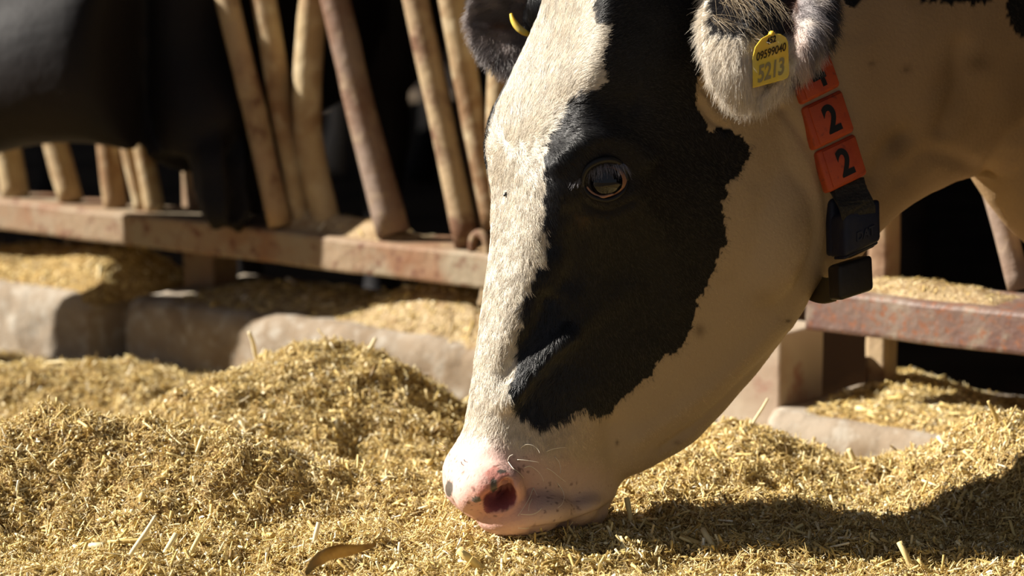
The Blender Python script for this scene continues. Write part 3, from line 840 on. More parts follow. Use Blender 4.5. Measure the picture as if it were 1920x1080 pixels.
nE = P(1133, 343, ed - er) - P(1137, 339, ed); nE = -Fv + Rv * -.10 - Uv * .10; nE /= np.linalg.norm(nE)
cap(EC, er * 1.005, nE, .0185, .0140, rad(-4), .0022, 'cornea', mI, eye)
# eyelids: almond ring hugging the eyeball
def lid(name, path, r, m, parent, dd=None, label=None):
    p = crom(np.array(path, float), 6)
    w = []
    for x, y, off in p:
        q, nq, dq = hit(x, y)
        k = EC; ry = ray(x, y); # depth on eyeball sphere
        b = ry / np.linalg.norm(ry); oc = C0 - k; B = oc @ b; Cq = oc @ oc - (er * 1.0) ** 2; disc = B * B - Cq
        dsp = ((-B - math.sqrt(max(disc, 0))) * b) @ Fv
        w.append(P(x, y, min(dsp, dq + .0005) - off))
    rr = np.interp(np.linspace(0, 1, len(w)), np.linspace(0, 1, len(r)), r)
    o = mesh_obj(name, *rings_mesh(tube_rings(np.array(w), rr, 10, Fv)), m, parent)
    if label: o['label'] = label
    return o
mL = mat('black_eyelid_skin', (0.007, 0.006, 0.006), 0.45, 0.35)
mT = mat('tan_inner_lid', (0.34, 0.17, 0.10), 0.4, 0.5)
lid('eyelid', [(1094, 352, 0), (1093, 335, .001), (1101, 316, .002), (1118, 304, .003), (1140, 299, .003), (1160, 305, .002), (1172, 320, .001), (1177, 338, 0)], [.0015, .0028, .0036, .0038, .003, .0015], mL, cow, label='upper eyelid')
lid('eyelid', [(1094, 345, 0), (1100, 360, .001), (1116, 371, .002), (1138, 375, .002), (1158, 368, .001), (1172, 354, .0), (1178, 336, 0)], [.0012, .0024, .0027, .0026, .002, .0012], mL, cow, label='lower eyelid')
lid('eyelid_rim', [(1100, 350, 0), (1110, 362, .001), (1128, 369, .001), (1150, 364, .001)], [.001, .0016, .0016, .001], mT, cow, label='tan inner rim of the lower eyelid')
nl = 260
tl = rng.random(nl); lx = np.interp(tl, [0, .3, .6, 1], [1088, 1110, 1135, 1168]); ly = np.interp(tl, [0, .3, .6, 1], [326, 305, 298, 305])
la = P(lx, ly, np.full(nl, ed - .004))
ldir = (np.interp(tl, [0, .3, .6, 1], [-.9, -.2, .15, .7]) + rng.normal(0, .2, nl))[:, None] * Rv - (np.interp(tl, [0, .3, .6, 1], [.7, .9, .8, .5]) + rng.normal(0, .15, nl))[:, None] * Uv - Fv * .9
ldir /= np.linalg.norm(ldir, axis=1)[:, None]
hair_obj('eyelashes', la, ldir, rng.uniform(.010, .020, nl), np.full(nl, .00020), np.tile(np.array([.16, .155, .18]), (nl, 1)) * rng.uniform(.4, 2.2, nl)[:, None], M['fur'], cow, bend=-Uv[None] * .35 + Fv * .3 + np.zeros((nl, 3)), npt=5)  # grey-blue lash colour stands in for the sky light they catch

# ---- whiskers
mW = mat('pale_whisker', (0.82, 0.76, 0.62), 0.35, 0.5)
def whisker(pts, r=.00042):
    w = []
    for i, (x, y) in enumerate(pts):
        q, nq, dq = hit(x, y)
        if q is None: dq = 2.44
        k = i / (len(pts) - 1)
        w.append(P(x, y, dq - .0008 - .007 * k))
    w = crom(np.array(w), 4)
    mesh_obj('whisker', *rings_mesh(tube_rings(w, np.linspace(r, r * .5, len(w)), 6, Fv)), mW, cow)
for p in ([(976, 840), (985, 834), (998, 835), (1008, 842), (1012, 850)], [(970, 862), (985, 863), (1011, 867)], [(952, 864), (955, 856), (962, 852)], [(953, 866), (962, 878), (973, 886), (982, 896)],
          [(983, 877), (993, 874), (1004, 880), (1014, 890), (1020, 903)], [(1024, 847), (1040, 841), (1060, 839)], [(1040, 856), (1048, 866), (1051, 878), (1050, 888)], [(1024, 877), (1036, 884), (1048, 894), (1061, 904)],
          [(1045, 906), (1054, 918), (1058, 932), (1054, 945), (1046, 952)], [(1000, 915), (992, 935), (981, 953), (971, 967)], [(1000, 915), (1004, 922), (1007, 929)], [(998, 935), (993, 945), (991, 958)],
          [(1016, 953), (1005, 962), (992, 965), (976, 964)], [(835, 838), (826, 834), (820, 828)], [(834, 845), (826, 843), (818, 838)], [(996, 989), (985, 991), (972, 990)]):
    whisker(p)

# ---- fly on the blaze
fp, fn, fd = hit(948, 364)
fly = mesh_obj('fly', *ellipsoid(P(948, 364, fd - .004), [(Rv * .7 + Uv * .7) * .0032, (Rv * -.7 + Uv * .7) * .0016, Fv * .0016], 12, 8), mat('black_fly_body', (0.01, 0.01, 0.012), 0.3, 0.5))
tag(fly, 'small black fly on the white blaze below the forehead whorl', 'fly')
wp = [P(948, 362, fd - .0055), P(954, 357, fd - .0062), P(957, 361, fd - .006), P(952, 365, fd - .0055)]
wg = prism('wing', wp, -Fv, .0002, mat('smoky_fly_wing', (0.25, 0.22, 0.18), 0.3, 0.5), fly)

# ---- numbered collar
collar = root('collar', 'cow collar with orange number blocks and navy transponder box below', 'collar')
mO = mat('orange_plastic', (0.46, 0.075, 0.020), 0.5, 0.4, 0, [(45, .5, .72, (0.36, 0.05, 0.018)), (140, .6, .75, (0.20, 0.04, 0.02))], 0.15, 120)
mK = mat('black_digit_paint', (0.012, 0.012, 0.012), 0.6, 0.3)
mS = mat('woven_grey_strap', (0.035, 0.033, 0.028), 0.9, 0.2, 0, [(300, .45, .7, (0.055, 0.05, 0.04))], 0.8, 300)
mN = mat('navy_plastic', (0.009, 0.012, 0.028), 0.55, 0.35, 0, [(30, .5, .7, (0.025, 0.024, 0.028))], 0.2, 100)
mB = mat('black_weight_plastic', (0.014, 0.011, 0.008), 0.5, 0.35, 0, [(30, .5, .7, (0.028, 0.022, 0.014))], 0.2, 80)
def frame4(tl, tr, br, bl, d, slope):
    """four pixel corners of the front face; slope: extra depth of the right edge"""
    q = [P(*tl, d), P(*tr, d + slope), P(*br, d + slope), P(*bl, d)]
    c = sum(q) / 4; ax = ((q[1] + q[2]) - (q[0] + q[3])) / 4; ay = ((q[0] + q[1]) - (q[2] + q[3])) / 4
    n = np.cross(ax, ay); n /= np.linalg.norm(n)
    if n @ Fv > 0: n = -n
    return c, ax, ay, n
def slab(name, fr, th, m, parent, bev):
    """rounded slab whose front face fills the frame"""
    c, ax, ay, n = fr
    return box(name, c - n * th / 2, (ax, ay, n * th / 2), m, parent, bev, 3, True)
dL = [hit(x, y)[2] for x, y in ((1515, 200), (1560, 210), (1600, 230), (1560, 320), (1590, 320), (1620, 330))]
print('collar surface depths', [round(float(q), 4) for q in dL])
dblk = min(dL[1], dL[3], dL[2] - .012, dL[5] - .014) - 0.004
blocks = [((1497, 126), (1554, 101), (1576, 157), (1520, 195)), ((1521, 200), (1578, 168), (1603, 244), (1545, 277)), ((1546, 283), (1603, 249), (1626, 326), (1570, 359))]
blocks = [((1480, 122), (1552, 88), (1577, 160), (1505, 196)), ((1504, 202), (1578, 167), (1604, 245), (1529, 281)), ((1530, 285), (1604, 249), (1627, 327), (1555, 361))]
def bdepth(c4, sl):
    q = []
    for u in (0.05, .5, .95):
        for w in (.05, .5, .95):
            x = (c4[0][0] * (1 - u) + c4[1][0] * u) * (1 - w) + (c4[3][0] * (1 - u) + c4[2][0] * u) * w
            y = (c4[0][1] * (1 - u) + c4[1][1] * u) * (1 - w) + (c4[3][1] * (1 - u) + c4[2][1] * u) * w
            h = hit(x, y)[2]
            if h: q.append(h - sl * u)
    return min(q) - .004
bd = [bdepth(c4, .014) for c4 in blocks]
print('block depths', bd)
dblk = bd[2]
for i, c4 in enumerate(blocks):
    fr = frame4(*c4, bd[i], .014)
    sb = slab('number_block', fr, .016, mO, collar, .0035)
    # raised rim edge on the left, the grip flange
    c, ax, ay, n = fr
    box('raised_face', c + ax * .10 + n * .0005, (ax * .84, ay * .88, n * .0012), mO, sb, .0009, 2, True)
    text_obj('digit', '4' if i == 0 else '2', c + n * .0019 + ax * .10, ax, ay * 1.0 + ax * -.05, n, np.linalg.norm(ay) * 1.32, mK, sb, .0004, .035, .82)
# band in the groove of the neck, hidden under the blocks, up and round the neck
bandp = []
for x, y in ((1500, -60), (1505, 0), (1515, 60)):
    q, nq, dq = hit(x, y); bandp.append(P(x, y, dq - .004))
for c4, bz in zip(blocks, bd):
    c, ax, ay, n = frame4(*c4, bz, .014); bandp.append(c - n * .0175)
bandp += [P(1606, 385, dblk + .004), P(1610, 410, dblk + .007)]
def ribbon(name, pts, wdir, hw, th, m, parent, sub=5):
    p = crom(np.array(pts), sub); T = np.gradient(p, axis=0); T /= np.linalg.norm(T, axis=1)[:, None]
    W = np.asarray(wdir, float); W = W - (T @ W)[:, None] * T; W /= np.linalg.norm(W, axis=1)[:, None]
    N = np.cross(T, W)
    rings = np.stack([p + W * hw + N * th, p - W * hw + N * th, p - W * hw - N * th, p + W * hw - N * th], 1)
    return mesh_obj(name, *rings_mesh(rings), m, parent, False)
ribbon('strap', bandp, Rv * .9 + Uv * .35 + Fv * .2, .0185, .0015, mS, collar)
_, _, dT = hit(1560, 430)
dT = dblk - .004
# the box: back shell with open pocket, front shell with raised letters
fr = frame4((1584, 403), (1651, 371), (1654, 452), (1584, 483), dT, .016)
tb = slab('transponder_box', fr, .036, mN, collar, .005); tag(tb, 'navy transponder box')
c, ax, ay, n = fr
bs = box('back_shell', c + ay * .42 - n * .034, (ax * 1.05, ay * 1.36, n * .0075), mN, tb, .005, 3, True)
text_obj('raised_letters', 'DAT', c + n * .0002 - ay * .30 + ax * .12, ax, ay, n, .0095, mat('navy_raised_print', (0.02, 0.022, 0.034), 0.5, 0.4), tb, .0012, .03, .9)
box('lip', c - ay * 1.03 - n * .016, (ax * .93, ay * .09, n * .012), mN, tb, .002, 2, True)
box('lip', c - ay * 1.12 + ax * .1 - n * .016, (ax * .7, ay * .07, n * .010), mB, tb, .002, 2, True)
ribbon('strap_end', [P(1590, 335, dblk + .018), P(1596, 362, dT + .014), P(1601, 385, dT + .004), P(1606, 402, dT + .010), P(1609, 425, dT + .014)], ax, .0172, .0015, mS, collar)
fr2 = frame4((1573, 495), (1637, 480), (1640, 541), (1576, 567), dT + .006, .016)
wt = slab('weight', fr2, .026, mB, collar, .0045); tag(wt, 'black counterweight')
# the far length of strap that goes under the throat
ribbon('strap', [P(1570, 540, dT + .03), P(1545, 545, 2.56), P(1520, 535, 2.60), P(1500, 500, 2.66), P(1490, 430, 2.70)], Rv * .3 + Uv, .014, .0015, mat('ochre_strap', (0.10, 0.075, 0.03), 0.9, 0.2), collar)

# ---- ear tags
mY = mat('yellow_tag_plastic', (0.85, 0.60, 0.06), 0.4, 0.4, 0, [(60, .5, .7, (0.80, 0.66, 0.18))], 0.05, 80, sss=.15)
etag = root('ear_tag', 'yellow ear tag printed 5213 hanging on the near ear', 'ear tag')
dtag = 2.358
def tp(x, y): return P(x, y, dtag + (x - 1445) / 70 * .006)
ol = [(1412, 165), (1411, 108), (1416, 88), (1428, 72), (1446, 62), (1464, 64), (1474, 70), (1478, 80), (1480, 138), (1477, 146), (1468, 150)]
tn = np.cross(tp(1480, 100) - tp(1410, 100), tp(1445, 60) - tp(1445, 160)); tn /= np.linalg.norm(tn)
if tn @ Fv > 0: tn = -tn
pl = prism('plate', [tp(*q) for q in ol], tn, .0018, mY, etag, .0005)
axt = tp(1472, 88) - tp(1420, 107); ayt = tp(1446, 90) - tp(1442, 150)
tO = lambda x, y: tp(x, y) + tn * .0004
text_obj('number', '5213', tO(1446, 131), tp(1474, 121) - tp(1418, 141), ayt, tn, 33 * 2.4 / FPX, mat('faded_grey_print', (0.34, 0.28, 0.13), 0.7, 0.2), etag, .0002, .025, .62)
text_obj('number', '09599040', tO(1446, 97), axt, ayt, tn, 16 * 2.4 / FPX, mat('brown_print', (0.07, 0.05, 0.02), 0.7, 0.2), etag, .0002, .018, .70)
text_obj('number', '452', tO(1446, 75), axt, ayt, tn, 13 * 2.4 / FPX, mK, etag, .0002, .03, .75)
mesh_obj('stud', *ellipsoid(P(1447, 64, 2.361), [Rv * .0034, Uv * .0034, Fv * .004], 16, 10), mY, etag)
fp_ = [P(x, y, 2.62 + k) for x, y, k in ((958, 26, -.012), (962, 38, -.014), (970, 50, -.015), (982, 60, -.015), (996, 66, -.012))]
ftag = mesh_obj('ear_tag', *rings_mesh(tube_rings(fp_, [.0016, .003, .0038, .0036, .002], 12, Fv, 5)), mY)
tag(ftag, 'curved edge of the yellow tag in the far fuzzy ear', 'ear tag')

# ------------------------------------------------------------------ cows behind the barrier
M['black_hide'] = mat('black_hide', (0.007, 0.006, 0.007), 0.65, 0.18, 0, [(3, .5, .7, (0.012, 0.009, 0.009))], 0.3, 60)
def rx(s, o, z): return RS(s, o, z)
def stand_cow(name, s, o, label, m, flip=False, voxel=0.014, extra=(), headparts=True, dz=0.0):
    """a cow standing square to the barrier, chest at (s, o), hind part further in"""
    q = lambda a, b, z: RS(s + a, o + b, z + dz)
    tor = ell_loft([[*q(0, -.02, .86), *(RD * .12), 0, 0, .20], [*q(0, .14, .86), *(RD * .24), 0, 0, .33], [*q(0, .5, .90), *(RD * .30), 0, 0, .37], [*q(0, 1.0, .90), *(RD * .37), 0, 0, .41],
                    [*q(0, 1.5, .96), *(RD * .32), 0, 0, .37], [*q(0, 1.78, 1.0), *(RD * .2), 0, 0, .25]], 28, 5)
    def lg(a, b, z0, back):
        c = [(z0, .09), (z0 - .2, .08), (.47, .052), (.40, .048), (.22, .030), (.12, .034), (.055, .045), (0., .052)] if not back else \
            [(z0, .14), (z0 - .2, .12), (.6, .056), (.5, .048), (.28, .032), (.12, .034), (.055, .045), (0., .052)]
        offs = [0, 0, 0, .01, 0, 0, -.02, -.035] if not back else [0, -.03, .07, .1, .06, .04, .02, 0]
        return rings_mesh(tube_rings([q(a, b + k, z - (dz if z < .1 else 0)) for (z, r), k in zip(c, offs)], [r for z, r in c], 16, RD, 4))
    parts = [tor, lg(-.15, .2, .72, 0), lg(.15, .24, .72, 0), lg(-.16, 1.6, .85, 1), lg(.16, 1.64, .85, 1)] + list(extra)
    me = remesh(parts, voxel, 5)
    c = link_mesh(name, me, m); tag(c, label, 'cow')
    return c
# black cow whose neck reaches out over the beam to the left
s0 = rail_s(520)
print('cow s', [round(float(q), 2) for q in (rail_s(600, .6), rail_s(760, .75), rail_s(60, 1.4), rail_s(1830, 1.9), rail_s(1990))])
def nb(px, y0, y1, off, hd):
    c = PR(px, (y0 + y1) / 2, off); d = proj(c)[2]
    return [*c, *(Uv * (y1 - y0) / 2 / FPX * d), *(RN * hd)]
neckB = ell_loft([nb(620, -330, 200, .42, .17), nb(560, -300, 230, .30, .15), nb(500, -270, 270, .26, .13), nb(430, -220, 330, .20, .12), nb(350, -170, 325, .06, .115), nb(270, -120, 288, -.06, .11), nb(150, -70, 268, -.12, .105),
                  nb(20, -30, 282, -.16, .10), nb(-100, 10, 330, -.20, .10), nb(-210, 80, 420, -.25, .09), nb(-310, 190, 500, -.28, .075), nb(-400, 320, 560, -.31, .055), nb(-440, 400, 560, -.32, .03)], 28, 5)
def db(px, y, off, hx, hd): 
    return [*PR(px, y, off), *(RD * hx), *(RN * hd)]
dew = ell_loft([db(425, 60, .18, .06, .07), db(408, 160, .12, .055, .06), db(410, 260, .04, .050, .05), db(414, 340, .01, .050, .036), db(418, 396, -.0, .044, .024), db(428, 428, -.035, .02, .012)], 24, 5)
fill = ell_loft([db(375, -60, .08, .07, .10), db(372, 80, .06, .075, .09), db(380, 200, .03, .09, .08), db(372, 290, .0, .05, .05)], 20, 5)
pl_ = [fill]
for x0, x1, yb, k in ((362, 382, 412, .010), (388, 402, 432, .017), (414, 424, 425, .009), (436, 446, 438, .017), (456, 464, 420, .008)):
    sh = .045 if x0 > 430 else 0.0
    pl_.append(rings_mesh(tube_rings([PR(x0 - 6, 150, .10), PR(x0, 270, -.02 + sh), PR((x0 + x1) / 2, 350, -.04 + sh), PR(x1, yb - 20, -.050 + sh), PR(x1, yb, -.045 + sh)], [.006, k * .9, k, k * .8, .004], 12, RN, 4)))
qe = PR(-150, 0, -.2)
hornless = [ellipsoid(qe, [RD * .06, RN * .07, np.array([0, 0, .05])]), ell_loft([[*(qe + RD * .02 + RN * .05), *(RD * .02), 0, 0, .03], [*(qe + RD * .05 + RN * .13), *(RD * .03), 0, 0, .045], [*(qe + RD * .06 + RN * .2), *(RD * .01), 0, 0, .01]], 14, 4)]
cowB = stand_cow('cow', rail_s(600, .6), .36, 'black cow with a pleated dewlap reaching its neck over the left beam', M['black_hide'], extra=[neckB, dew] + pl_ + hornless, voxel=0.008)
sD = rail_s(1830, 1.9) - .35
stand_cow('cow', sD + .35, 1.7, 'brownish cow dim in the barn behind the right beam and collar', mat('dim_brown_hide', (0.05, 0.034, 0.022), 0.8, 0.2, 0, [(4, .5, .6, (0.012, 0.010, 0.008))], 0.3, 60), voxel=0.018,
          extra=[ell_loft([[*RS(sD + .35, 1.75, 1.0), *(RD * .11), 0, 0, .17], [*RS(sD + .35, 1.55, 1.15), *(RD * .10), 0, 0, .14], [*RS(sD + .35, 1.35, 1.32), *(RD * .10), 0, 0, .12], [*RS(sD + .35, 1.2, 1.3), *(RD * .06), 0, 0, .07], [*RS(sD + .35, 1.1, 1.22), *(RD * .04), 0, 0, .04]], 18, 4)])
# distant black and white cow far left, seen below the black neck
pied = mat('pied_hide', (0.60, 0.54, 0.44), 0.8, 0.2, 0, [(3.2, .47, .50, (0.014, 0.012, 0.012))], 0.2, 60)
sE = rail_s(60, 1.4) - .2
stand_cow('cow', sE + .2, 1.1, 'distant black and white cow seen below the black neck at far left', pied, voxel=0.018,
          extra=[ell_loft([[*RS(sE + .2, 1.15, 1.0), *(RD * .11), 0, 0, .17], [*RS(sE + .1, .95, .9), *(RD * .10), 0, 0, .14], [*RS(sE, .8, .72), *(RD * .10), 0, 0, .12], [*RS(sE, .7, .55), *(RD * .08), 0, 0, .09], [*RS(sE, .62, .40), *(RD * .05), 0, 0, .05]], 18, 4)])

# ------------------------------------------------------------------ the feed
def base_z(x, y):
    return 0.150 - 0.085 * sstep(2.62, 3.25, y)
HB = []     # bumps: x, y, height, sx, sy
def bump(px, py, d, sx, sy):
    p = P(px, py, d); z = base_z(p[0], p[1])
    HB.append((p[0], p[1], p[2] - z, sx, sy))
bump(60, 795, 2.66, .30, .11)
HB.append((*P(410, 850, 2.60)[:2], .026, .085, .06))
HB.append((*P(610, 940, 2.45)[:2], .012, .09, .05))
bump(640, 662, 3.08, .20, .17)
bump(395, 800, 2.95, .16, .14)
bump(150, 690, 3.40, .26, .20)
bump(1395, 790, 2.84, .085, .13)
bump(1905, 795, 2.74, .10, .14)
bump(1240, 905, 2.64, .12, .12)
def feed_z(x, y):
    z = base_z(x, y)
    for bx, by, h, sx, sy in HB:
        q = np.exp(-((x - bx) / sx) ** 2 - ((y - by) / sy) ** 2)
        z = z + h * q
    q = np.stack([x, y], -1)
    z = z + fbm(q, 9, 2, 101) * .014 + fbm(q, 24, 3, 104) * .013 + np.abs(noise(q, 70, 108)) * .006 + noise(q, 130, 111) * .002
    # hollow where the muzzle works
    mz = P(985, 985, 2.45)
    g = np.exp(-((x - mz[0]) / .11) ** 2 - ((y - mz[1]) / .10) ** 2)
    z = z * (1 - g) + g * (mz[2] - .001 + fbm(q, 40, 2, 109) * .004)
    z = z - .30 * sstep(1.55, 1.15, y)
    return z
KOFF = (RS(0, -0.035, 0) @ RN)
xs = np.arange(-2.3, 2.0, 0.006); ys = np.arange(1.2, 5.2, 0.006)
# the feed lies in the strip in front of the kerb; grid is turned to follow the kerb
sg = np.arange(-2.2, 2.3, 0.0065); og = np.concatenate([np.arange(-1.75, -0.03, 0.0065)])
GS, GO = np.meshgrid(sg, og, indexing='ij')
GP = RA[None, None, :2] + GS[..., None] * RD[:2] + GO[..., None] * RN[:2]
GZ = feed_z(GP[..., 0], GP[..., 1])
edge = sstep(-1.30, -1.70, GO + .08 * noise(np.stack([GS, GO], -1), 4, 7))
GZ = GZ * (1 - edge) - .02 * edge
V = np.concatenate([GP, GZ[..., None]], -1); ns, no = GS.shape
xx_, yy_, dd_ = proj(V.reshape(-1, 3))
keep = ((dd_ > 1.2)).reshape(ns, no)
idx = np.arange(ns * no).reshape(ns, no)
a = idx[:-1, :-1].ravel(); b = idx[1:, :-1].ravel(); c = idx[1:, 1:].ravel(); d = idx[:-1, 1:].ravel()
F = np.stack([a, b, c, d], 1)
me = bpy.data.meshes.new('feed')
me.vertices.add(ns * no); me.vertices.foreach_set('co', V.reshape(-1, 3).astype(np.float32).ravel())
me.loops.add(F.size); me.loops.foreach_set('vertex_index', F.astype(np.int32).ravel())
me.polygons.add(len(F)); me.polygons.foreach_set('loop_start', np.arange(0, F.size, 4, dtype=np.int32))
me.update(calc_edges=True); me.validate()
me.polygons.foreach_set('use_smooth', [True] * len(me.polygons))
mF = mat('crumbled_feed_mass', (0.34, 0.22, 0.075), 0.9, 0.15, 0, [(90, .42, .6, (0.16, 0.09, 0.03)), (230, .5, .65, (0.60, 0.45, 0.20))], 1.0, 260)
feed = link_mesh('chopped_feed', me, mF)
tag(feed, 'heaped yellow chopped straw and maize feed filling the foreground', 'feed', kind='stuff')

# straw pieces: twelve shapes, scattered as geometry-node instances
ramp_cols = [(0.13, 0.07, 0.018), (0.44, 0.295, 0.08), (0.70, 0.525, 0.19), (0.82, 0.67, 0.31), (0.52, 0.36, 0.11), (0.88, 0.79, 0.50), (0.73, 0.545, 0.20), (0.95, 0.91, 0.74)]
def straw_mat():
    m = bpy.data.materials.new('chopped_straw'); m.use_nodes = True; nt = m.node_tree; b = nt.nodes['Principled BSDF']
    oi = nt.nodes.new('ShaderNodeObjectInfo'); cr = nt.nodes.new('ShaderNodeValToRGB'); cr.color_ramp.interpolation = 'LINEAR'
    el = cr.color_ramp.elements
    pos = [0, .14, .32, .5, .64, .80, .9, 1.0]
    el[0].position = 0; el[0].color = (*ramp_cols[0], 1); el[1].position = 1; el[1].color = (*ramp_cols[-1], 1)
    for p, c in list(zip(pos, ramp_cols))[1:-1]:
        e = el.new(p); e.color = (*c, 1)
    nt.links.new(oi.outputs['Random'], cr.inputs[0]); nt.links.new(cr.outputs[0], b.inputs['Base Color'])
    b.inputs['Roughness'].default_value = .5; b.inputs['Specular IOR Level'].default_value = .35
    return m
MS = straw_mat()
src = bpy.data.collections.new('straw_shapes')
def piece(kind, k):
    r = random.Random(k + 50)
    if kind == 'fibre': pts = [(t, .06 * math.sin(t * 2.2 + k), .05 * math.cos(t * 3 + k)) for t in np.linspace(-.5, .5, 4)]; rings = tube_rings(np.array(pts), [.035, .05, .045, .02], 4, (0, 0, 1))
    elif kind == 'flake':
        pts = [(t, .03 * math.sin(3 * t + k), .10 * t * t * (1 if k % 2 else -1)) for t in np.linspace(-.5, .5, 5)]
        rings = tube_rings(np.array(pts), [.07, .15, .17, .13, .05], 6, (0, 0, 1), 0, .16)
    elif kind == 'stalk': rings = tube_rings(np.array([(-.5, 0, 0), (-.1, .012, .01), (.25, .0, .0), (.5, -.015, .0)]), [.075, .07, .075, .07], 8, (0, 0, 1))
    elif kind == 'split':
        pts = [(t, .02 * math.sin(4 * t), 0) for t in np.linspace(-.5, .5, 4)]; rings = tube_rings(np.array(pts), [.09, .1, .09, .07], 6, (0, 0, 1), 0, .35)
    else:
        pts = [(t, 0, 0) for t in (-.5, -.35, .1, .5)]; rings = tube_rings(np.array(pts), [.12, .34, .38, .12], 7, (0, 0, 1), 0, .7)
        rings = rings + np.array([[[r.uniform(-.06, .06) for _ in range(3)] for _ in range(7)] for _ in range(4)])
    v, f = rings_mesh(rings)
    m = bpy.data.meshes.new('straw_piece'); m.from_pydata([tuple(q) for q in v], [], f); m.materials.append(MS)
    m.polygons.foreach_set('use_smooth', [kind in ('fibre', 'stalk', 'crumb')] * len(m.polygons))
    o = bpy.data.objects.new('a%02d_straw_piece' % k, m); src.objects.link(o)
KINDS = ['fibre', 'fibre', 'fibre', 'fibre', 'flake', 'flake', 'flake', 'split', 'stalk', 'crumb', 'crumb']
for k, kd in enumerate(KINDS): piece(kd, k)
def scatter(name, pos, rot, scl, idx, parent):
    me = bpy.data.meshes.new(name)
    me.vertices.add(len(pos)); me.vertices.foreach_set('co', pos.astype(np.float32).ravel())
    for nm, arr in (('rot', rot), ('scl', scl)):
        a = me.attributes.new(nm, 'FLOAT_VECTOR', 'POINT'); a.data.foreach_set('vector', arr.astype(np.float32).ravel())
    a = me.attributes.new('pick', 'INT', 'POINT'); a.data.foreach_set('value', idx.astype(np.int32))
    me.materials.append(MS)
    o = bpy.data.objects.new(name, me); COL.objects.link(o)
    if parent is not None: o.parent = parent
    ng = bpy.data.node_groups.new(name, 'GeometryNodeTree')
    ng.interface.new_socket('Geometry', in_out='INPUT', socket_type='NodeSocketGeometry'); ng.interface.new_socket('Geometry', in_out='OUTPUT', socket_type='NodeSocketGeometry')
    N = ng.nodes; L = ng.links
    gi = N.new('NodeGroupInput'); go = N.new('NodeGroupOutput'); ip = N.new('GeometryNodeInstanceOnPoints'); ci = N.new('GeometryNodeCollectionInfo')
    ci.inputs['Collection'].default_value = src; ci.inputs['Separate Children'].default_value = True; ci.inputs['Reset Children'].default_value = True
    def na(nm, t):
        q = N.new('GeometryNodeInputNamedAttribute'); q.data_type = t; q.inputs['Name'].default_value = nm; return q
    L.new(gi.outputs[0], ip.inputs['Points']); L.new(ci.outputs[0], ip.inputs['Instance']); ip.inputs['Pick Instance'].default_value = True
    L.new(na('pick', 'INT').outputs[0], ip.inputs['Instance Index']); L.new(na('rot', 'FLOAT_VECTOR').outputs[0], ip.inputs['Rotation']); L.new(na('scl', 'FLOAT_VECTOR').outputs[0], ip.inputs['Scale'])
    L.new(ip.outputs[0], go.inputs[0])
    md = o.modifiers.new('scatter', 'NODES'); md.node_group = ng
    o['kind'] = 'stuff'
    return o
def lens(n, fine=1.0):
    idx = rng.choice(len(KINDS), n, p=np.array([.17, .16, .13, .12, .10, .08, .06, .06, .025, .055, .04]))
    kd = np.array(KINDS)[idx]
    L = .0026 + .0075 * rng.random(n) ** 1.7
    L = np.where(kd == 'fibre', .004 + .014 * rng.random(n) ** 1.8, L); L = np.where(kd == 'split', .005 + .012 * rng.random(n), L)
    L = np.where(kd == 'stalk', rng.uniform(.010, .026, n), L); L = np.where(kd == 'crumb', rng.uniform(.0022, .0055, n), L)
    L = np.where(rng.random(n) < .012, L * 2.2, L)
    W = np.ones(n) * rng.uniform(.7, 1.25, n)
    W = np.where((kd == 'fibre') | (kd == 'split'), W * np.clip(.0075 / L, .45, 1.5), W); W = np.where(kd == 'stalk', W * .9, W)
    scl = np.stack([L, L * W, L * W], 1) * fine
    return idx, scl
def lay(n, xy, zf, tilt=.38, lift=.002):
    x, y = xy[:, 0], xy[:, 1]
    e = .006
    gx = (zf(x + e, y) - zf(x - e, y)) / (2 * e); gy = (zf(x, y + e) - zf(x, y - e)) / (2 * e)
    z = zf(x, y) + rng.uniform(-.001, lift, n)
    yaw = rng.uniform(0, 2 * np.pi, n)
    slope = np.cos(yaw) * gx + np.sin(yaw) * gy
    pitch = -np.arctan(slope) + rng.normal(0, tilt, n)
    rot = np.stack([rng.uniform(-.9, .9, n), pitch, yaw], 1)
    return np.stack([x, y, z], 1), rot
# feed surface, more pieces where it lies near
n0 = 1150000
sr_ = rng.uniform(-2.0, 1.9, n0); orr = rng.uniform(-1.6, -.032, n0)
xy = RA[:2] + sr_[:, None] * RD[:2] + orr[:, None] * RN[:2]
px_, py_, dd_ = proj(np.concatenate([xy, np.full((n0, 1), .16)], 1))
inside = (px_ > -260) & (px_ < 2150) & (py_ < 1290) & (py_ > 400)
pk_ = np.where(inside, np.clip((2.75 / dd_) ** 2.6, .25, 1.0), .04)
sel = rng.random(n0) < pk_
xy = xy[sel]; n1 = len(xy)
pos, rot = lay(n1, xy, feed_z, .60, .0055)
idx, scl = lens(n1, .92)
print('straw pieces', n1)
s1 = scatter('straw_pieces', pos, rot, scl, idx, feed)
# long stalks poking out
n2 = 2600
sr_ = rng.uniform(-1.6, 1.5, n2); orr = rng.uniform(-1.3, -.06, n2)
xy = RA[:2] + sr_[:, None] * RD[:2] + orr[:, None] * RN[:2]
pos, rot = lay(n2, xy, feed_z, .5, .006)
idx = rng.choice([0, 1, 3, 4, 7, 8], n2); L = rng.uniform(.014, .034, n2); w = rng.uniform(.35, .6, n2)
scatter('long_stalks', pos, rot, np.stack([L, L * w, L * w], 1), idx, feed)

